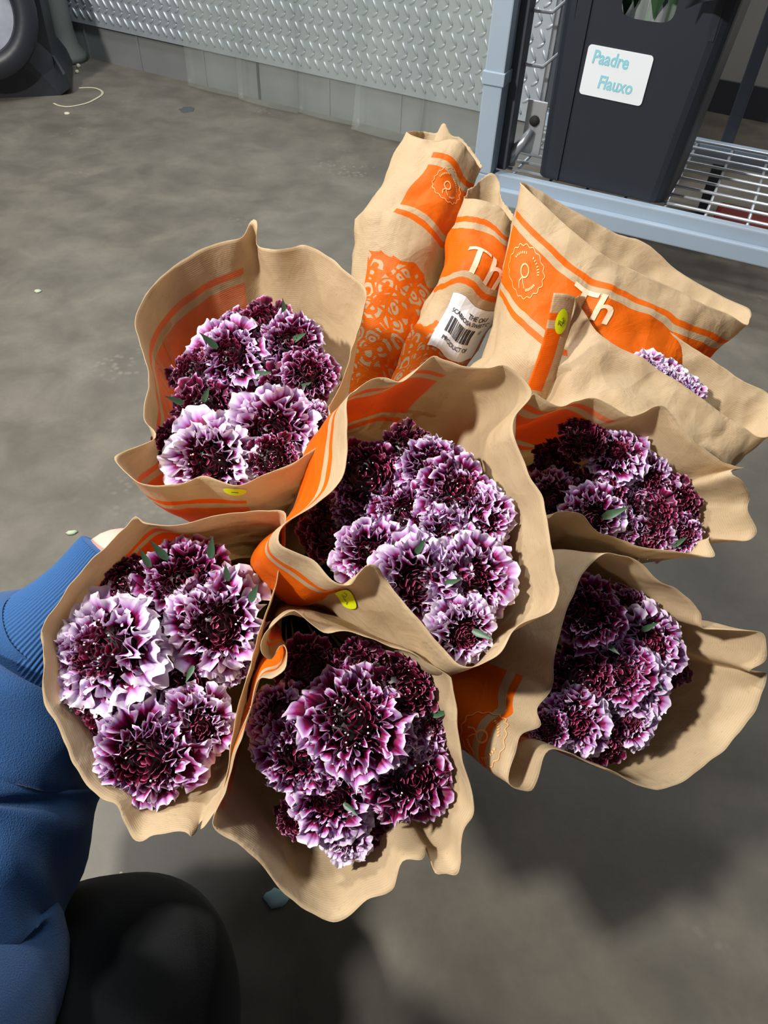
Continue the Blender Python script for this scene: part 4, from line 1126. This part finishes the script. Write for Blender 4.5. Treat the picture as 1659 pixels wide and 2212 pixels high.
# leaf tips poking out between the heads: parts of the nearest flower
for px, py, ang, lpx in ((617, 690, 95, 46), (470, 752, 140, 50), (628, 738, 20, 46), (535, 815, 5, 66), (398, 872, 160, 44), (440, 868, 60, 40), (640, 842, 20, 44),
                         (325, 1225, 110, 52), (362, 1208, 125, 60), (455, 1205, 78, 58), (493, 1255, 92, 46), (540, 1300, 62, 56), (372, 1432, 232, 42), (418, 1438, 250, 40), (308, 1576, 70, 34), (180, 1522, 200, 40),
                         (852, 1200, 95, 44), (898, 1196, 60, 48), (958, 1262, 20, 46), (1020, 1362, -20, 50),
                         (658, 1530, -62, 62), (930, 1545, 20, 52), (742, 1735, -30, 44), (1300, 1118, 25, 62), (1452, 1180, 40, 40), (1296, 1380, -40, 52), (1385, 1362, 35, 44), (1404, 1460, -50, 40)):
    best = min(FLOWERS, key=lambda q: (q[0] - px) ** 2 + (q[1] - py) ** 2)
    _, _, e, MW, S, d = best
    d2 = d - 0.005; p0 = P(px, py, d2); L_ = lpx * d2 / FPX
    a = math.radians(ang); dr = CR * math.cos(a) + CU * math.sin(a) - CF * 0.45; dr /= np.linalg.norm(dr)
    up = -CF - dr * (-CF @ dr); up /= np.linalg.norm(up); sd = np.cross(up, dr)
    LW = Matrix(((dr[0] * L_, sd[0] * L_, up[0] * L_, p0[0]), (dr[1] * L_, sd[1] * L_, up[1] * L_, p0[1]), (dr[2] * L_, sd[2] * L_, up[2] * L_, p0[2]), (0, 0, 0, 1)))
    lo = add('leaf', LEAF, e); lo.matrix_basis = MW.inverted() @ LW; lo['label'] = 'green leaf tip'

# ------------------------------------------------------------------ person: left arm, hand, torso and legs
WR = P(238, 1188, 0.615); EL = P(-190, 2050, .50); SHD = np.array([-0.25, -0.22, 0.72])
HIP = np.array([-0.12, -0.34, 0.24]); KN = P(215, 2225, 0.58); AN = np.array([-0.17, -0.02, 0.07])
def build_person():
    vs_ = []; es = []; rs = []; GR = P(600, 1275, .745)
    def av(p, r, par=None):
        vs_.append(tuple(p)); rs.append(r)
        if par is not None: es.append((par, len(vs_) - 1))
        return len(vs_) - 1
    pel = av((0.0, -0.36, 0.26), .12); ch = av((0.0, -0.34, 0.5), .12, pel); up = av((0.0, -0.30, 0.70), .11, ch); nk_ = av((0, -.27, .82), .05, up)
    hd = av((0, -.24, .92), .07, nk_); hd2 = av((0, -.22, 1.03), .075, hd)
    sh = av(SHD, .06, up); el = av(EL, .042, sh); f0 = av(P(-105, 1800, .56), .044, el); fa = av(P(-62, 1620, .58), .040, f0); fc = av(P(45, 1480, .60), .034, fa); fb = av(P(140, 1352, .600), .028, fc); wr = av(WR, .024, fb)
    g = GR - WR; gl = np.linalg.norm(g); gd = g / gl
    pal = av(WR + gd * .055, .030, wr); kn = av(WR + gd * .095, .030, pal)
    side = np.cross(gd, CF); side /= np.linalg.norm(side); dn = np.cross(gd, side)
    base = WR + gd * .095
    for i, (o_, ln) in enumerate(((-.03, .9), (-.01, 1.0), (.012, .95), (.034, .75))):
        a = av(base + side * o_ + gd * .015, .010, kn); b_ = av(base + side * o_ + gd * (.015 + .034 * ln) + CF * .010, .009, a)
        c = av(base + side * o_ + gd * (.03 + .045 * ln) + CF * .034, .0085, b_); av(base + side * o_ * .8 + gd * (.02 + .035 * ln) + CF * .052, .0075, c)
    t1 = av(WR + gd * .04 - side * .035, .012, pal); t2 = av(WR + gd * .08 - side * .055 + CF * .012, .0105, t1); av(WR + gd * .112 - side * .052 + CF * .024, .009, t2)
    rsd = av((.24, -.24, .70), .06, up); rel = av((.32, -.30, .46), .04, rsd); av((.24, -.14, .60), .028, rel)
    for hp, knp, anp in ((HIP, KN, AN), (np.array([.12, -.34, .24]), np.array([.2, -.02, .10]), np.array([.18, -.36, .06]))):
        h = av(hp, .085, pel); k_ = av(knp, .055, h); a = av(anp, .036, k_); av(anp + np.array([0, .14, -.035]), .03, a)
    me = bpy.data.meshes.new('person'); me.from_pydata(vs_, es, []); me.materials.append(M['skin'])
    o = add('person', me)
    sk = o.modifiers.new('skin', 'SKIN'); sk.use_smooth_shade = True
    for i, s_ in enumerate(me.skin_vertices[0].data):
        s_.radius = (rs[i], rs[i]); s_.use_root = (i == 0)
    o.modifiers.new('sub', 'SUBSURF').levels = 2; o.modifiers['sub'].render_levels = 2
    tag(o, 'person crouching at left in blue sweatshirt and black trousers, gripping the stems', 'person')
    return o
person = build_person()

def cloth_tube(name, pts, rs, mat, parent, n=96, sub=8, prof=None, smooth=True):
    cp = catmull(pts, sub); cr = [float(x[0]) for x in catmull([np.array([r, 0, 0]) for r in rs], sub)]
    rings = tube_rings(cp, cr, n, prof)
    v = [p for ring in rings for p in ring]; f = []
    for i in range(len(cp) - 1):
        for j in range(n): f.append((i * n + j, i * n + (j + 1) % n, (i + 1) * n + (j + 1) % n, (i + 1) * n + j))
    uv = [(j / n, i / len(cp)) for i in range(len(cp)) for j in range(n)]
    return add(name, mesh_of(name, v, f, mat, smooth, uv), parent)
gd = (CEN - WR) / np.linalg.norm(CEN - WR)
cuffA = P(250, 1215, .605); cuffB = P(112, 1385, .595)
ss = cloth_tube('sleeve', [P(128, 1366, .590), P(96, 1405, .595), P(50, 1470, .59), P(-62, 1620, .575), P(-105, 1800, .555), P(-190, 2050, .50), P(-240, 2300, .44), SHD + np.array([0, .03, -.05]), SHD],
                [.046, .064, .080, .094, .100, .090, .085, .085, .09], M['blue'], person, 120, 10,
                lambda i, a: 1 + .035 * math.sin(3 * a + i * .22) + .025 * math.sin(5 * a - i * .31) + .02 * math.sin(i * .9 + a))
NR_ = 360
cuff = cloth_tube('cuff', [cuffA, cuffA * .99 + cuffB * .01, cuffA * .6 + cuffB * .4, cuffA * .25 + cuffB * .75, P(92, 1410, .598)], [.032, .034, .036, .043, .056], M['blue_rib'], person, NR_, 8,
                  lambda i, a: 1 + .014 * math.cos(90 * a))
for o in (cuff, ss):
    pass
seamr = tube_rings([cuffB * .98 + cuffA * .02, cuffB], [.046, .0], 64)[0]
# torso of the sweatshirt and trousers
cloth_tube('sweatshirt_body', [np.array((0, -.37, .20)), np.array((0, -.36, .35)), np.array((0, -.34, .52)), np.array((0, -.31, .70)), np.array((0, -.28, .80))], [.19, .19, .185, .19, .07], M['blue'], person, 64, 6)
cloth_tube('sleeve', [np.array((.20, -.26, .72)), np.array((.25, -.25, .68)), np.array((.30, -.29, .56)), np.array((.325, -.30, .47)), np.array((.29, -.23, .52)), np.array((.25, -.16, .585))], [.08, .085, .08, .072, .06, .042], M['blue'], person, 48, 6)
kn2 = KN
cloth_tube('trouser_leg', [HIP, HIP * .5 + kn2 * .5 + np.array([0, 0, .02]), kn2 + np.array([0, -.05, .012]), kn2 + np.array([0.002, .012, -.012]), kn2 + np.array([.0, -.0, -.07]), AN * .5 + kn2 * .5 + np.array([0, .0, -.02]), AN],
           [.11, .112, .110, .106, .09, .07, .055], M['black'], person, 64, 8, lambda i, a: 1 + .02 * math.sin(4 * a + i * .5))
cloth_tube('trouser_leg', [np.array([.12, -.34, .24]), np.array([.16, -.18, .18]), np.array([.2, -.03, .10]), np.array([.19, -.2, .08]), np.array([.18, -.34, .07])], [.105, .095, .08, .07, .055], M['black'], person, 48, 6)
for a in (AN, np.array([.18, -.36, .06])):
    cloth_tube('shoe', [a + np.array([0, -.05, -.01]), a + np.array([0, 0, -.015]), a + np.array([0, .08, -.028]), a + np.array([0, .17, -.036])], [.035, .05, .045, .03], M['shoe'], person, 32, 5)

# ------------------------------------------------------------------ bits on the floor
st = [np.array([*onz(x, y, 0.003)[:2], 0.004]) for x, y in ((116, 222), (128, 227), (150, 229), (185, 222), (205, 213), (220, 203), (219, 195), (205, 189), (188, 188), (170, 189))]
mb = MB(); cp = catmull(st, 6); v = []; f = []
for i, p in enumerate(cp):
    a = cp[max(0, i - 1)]; b_ = cp[min(len(cp) - 1, i + 1)]; t_ = b_ - a; s_ = np.array([-t_[1], t_[0], 0]); s_ /= np.linalg.norm(s_)
    for q, zz in ((-.004, 0), (.004, 0), (.004, .0012), (-.004, .0012)): v.append(p + s_ * q + np.array([0, 0, zz - .003]))
for i in range(len(cp) - 1):
    for j in range(4): f.append((i * 4 + j, i * 4 + (j + 1) % 4, i * 4 + 4 + (j + 1) % 4, i * 4 + 4 + j))
o = mb.raw(v, f).build('plastic_strap', M['strap'], None, True); tag(o, 'thin clear plastic strap curled on the concrete floor', 'strap')

def scrap(px, py, rpx, mat, name, label, cat, asp=1.0, th=0.004, ang=0.0, group=None):
    c = onz(px, py, 0.0); r = rpx * proj(c)[2] / FPX; n = 14; v = []
    ca, sa = math.cos(ang), math.sin(ang)
    ks = [rng.uniform(.82, 1.15) for _ in range(n)]
    for zz, s_ in ((0.0003, 1.0), (th * .6, .95), (th, .6)):
        for j in range(n):
            a = 2 * math.pi * j / n; x, y = r * ks[j] * s_ * math.cos(a), r * asp * ks[j] * s_ * math.sin(a)
            v.append((c[0] + x * ca - y * sa, c[1] + x * sa + y * ca, zz))
    f = [tuple(range(n - 1, -1, -1)), tuple(2 * n + j for j in range(n))]
    for i in range(2):
        for j in range(n): f.append((i * n + j, i * n + (j + 1) % n, i * n + n + (j + 1) % n, i * n + n + j))
    o = MB().raw(v, f).build(name, mat, None, True); tag(o, label, cat, group); return o
scrap(596, 1940, 26, M['petal_scrap'], 'petal_scrap', 'pale blue scrap on the floor below the lowest sleeve', 'scrap', .8)
scrap(155, 1152, 12, M['leafscrap'], 'leaf_scrap', 'pale oval leaf scrap on floor by the blue cuff', 'scrap', .55, .004, .2)
scrap(82, 630, 8, M['leafscrap'], 'leaf_scrap', 'small pale scrap on bare floor left of the upper left sleeve', 'scrap', .7)
scrap(404, 237, 16, M['dirt'], 'dirt_smudge', 'flat dark smudge on the floor before the kick plate', 'smudge', 1.2, .0012)
scrap(61, 187, 4.5, M['scrap'], 'paper_crumb', 'white crumb right at the foot of the black housing', 'crumb', 1, .012)
scrap(170, 146, 4.5, M['scrap'], 'paper_crumb', 'white crumb by the corner post, upper of a close pair', 'crumb', 1, .012)
scrap(167, 158, 4, M['scrap'], 'paper_crumb', 'white crumb by the corner post, lower of a close pair', 'crumb', 1, .010)
scrap(240, 131, 6, M['scrap'], 'paper_crumb', 'pale crumb against the kick plate left end', 'crumb', .6, .008)
scrap(145, 247, 7, M['scrap'], 'paper_crumb', 'pale crumb just below the curled plastic strap', 'crumb', .6, .006)
scrap(263, 1888, 5, M['scrap'], 'paper_crumb', 'tiny pale crumb on the floor above the black knee', 'crumb', .6, .004)
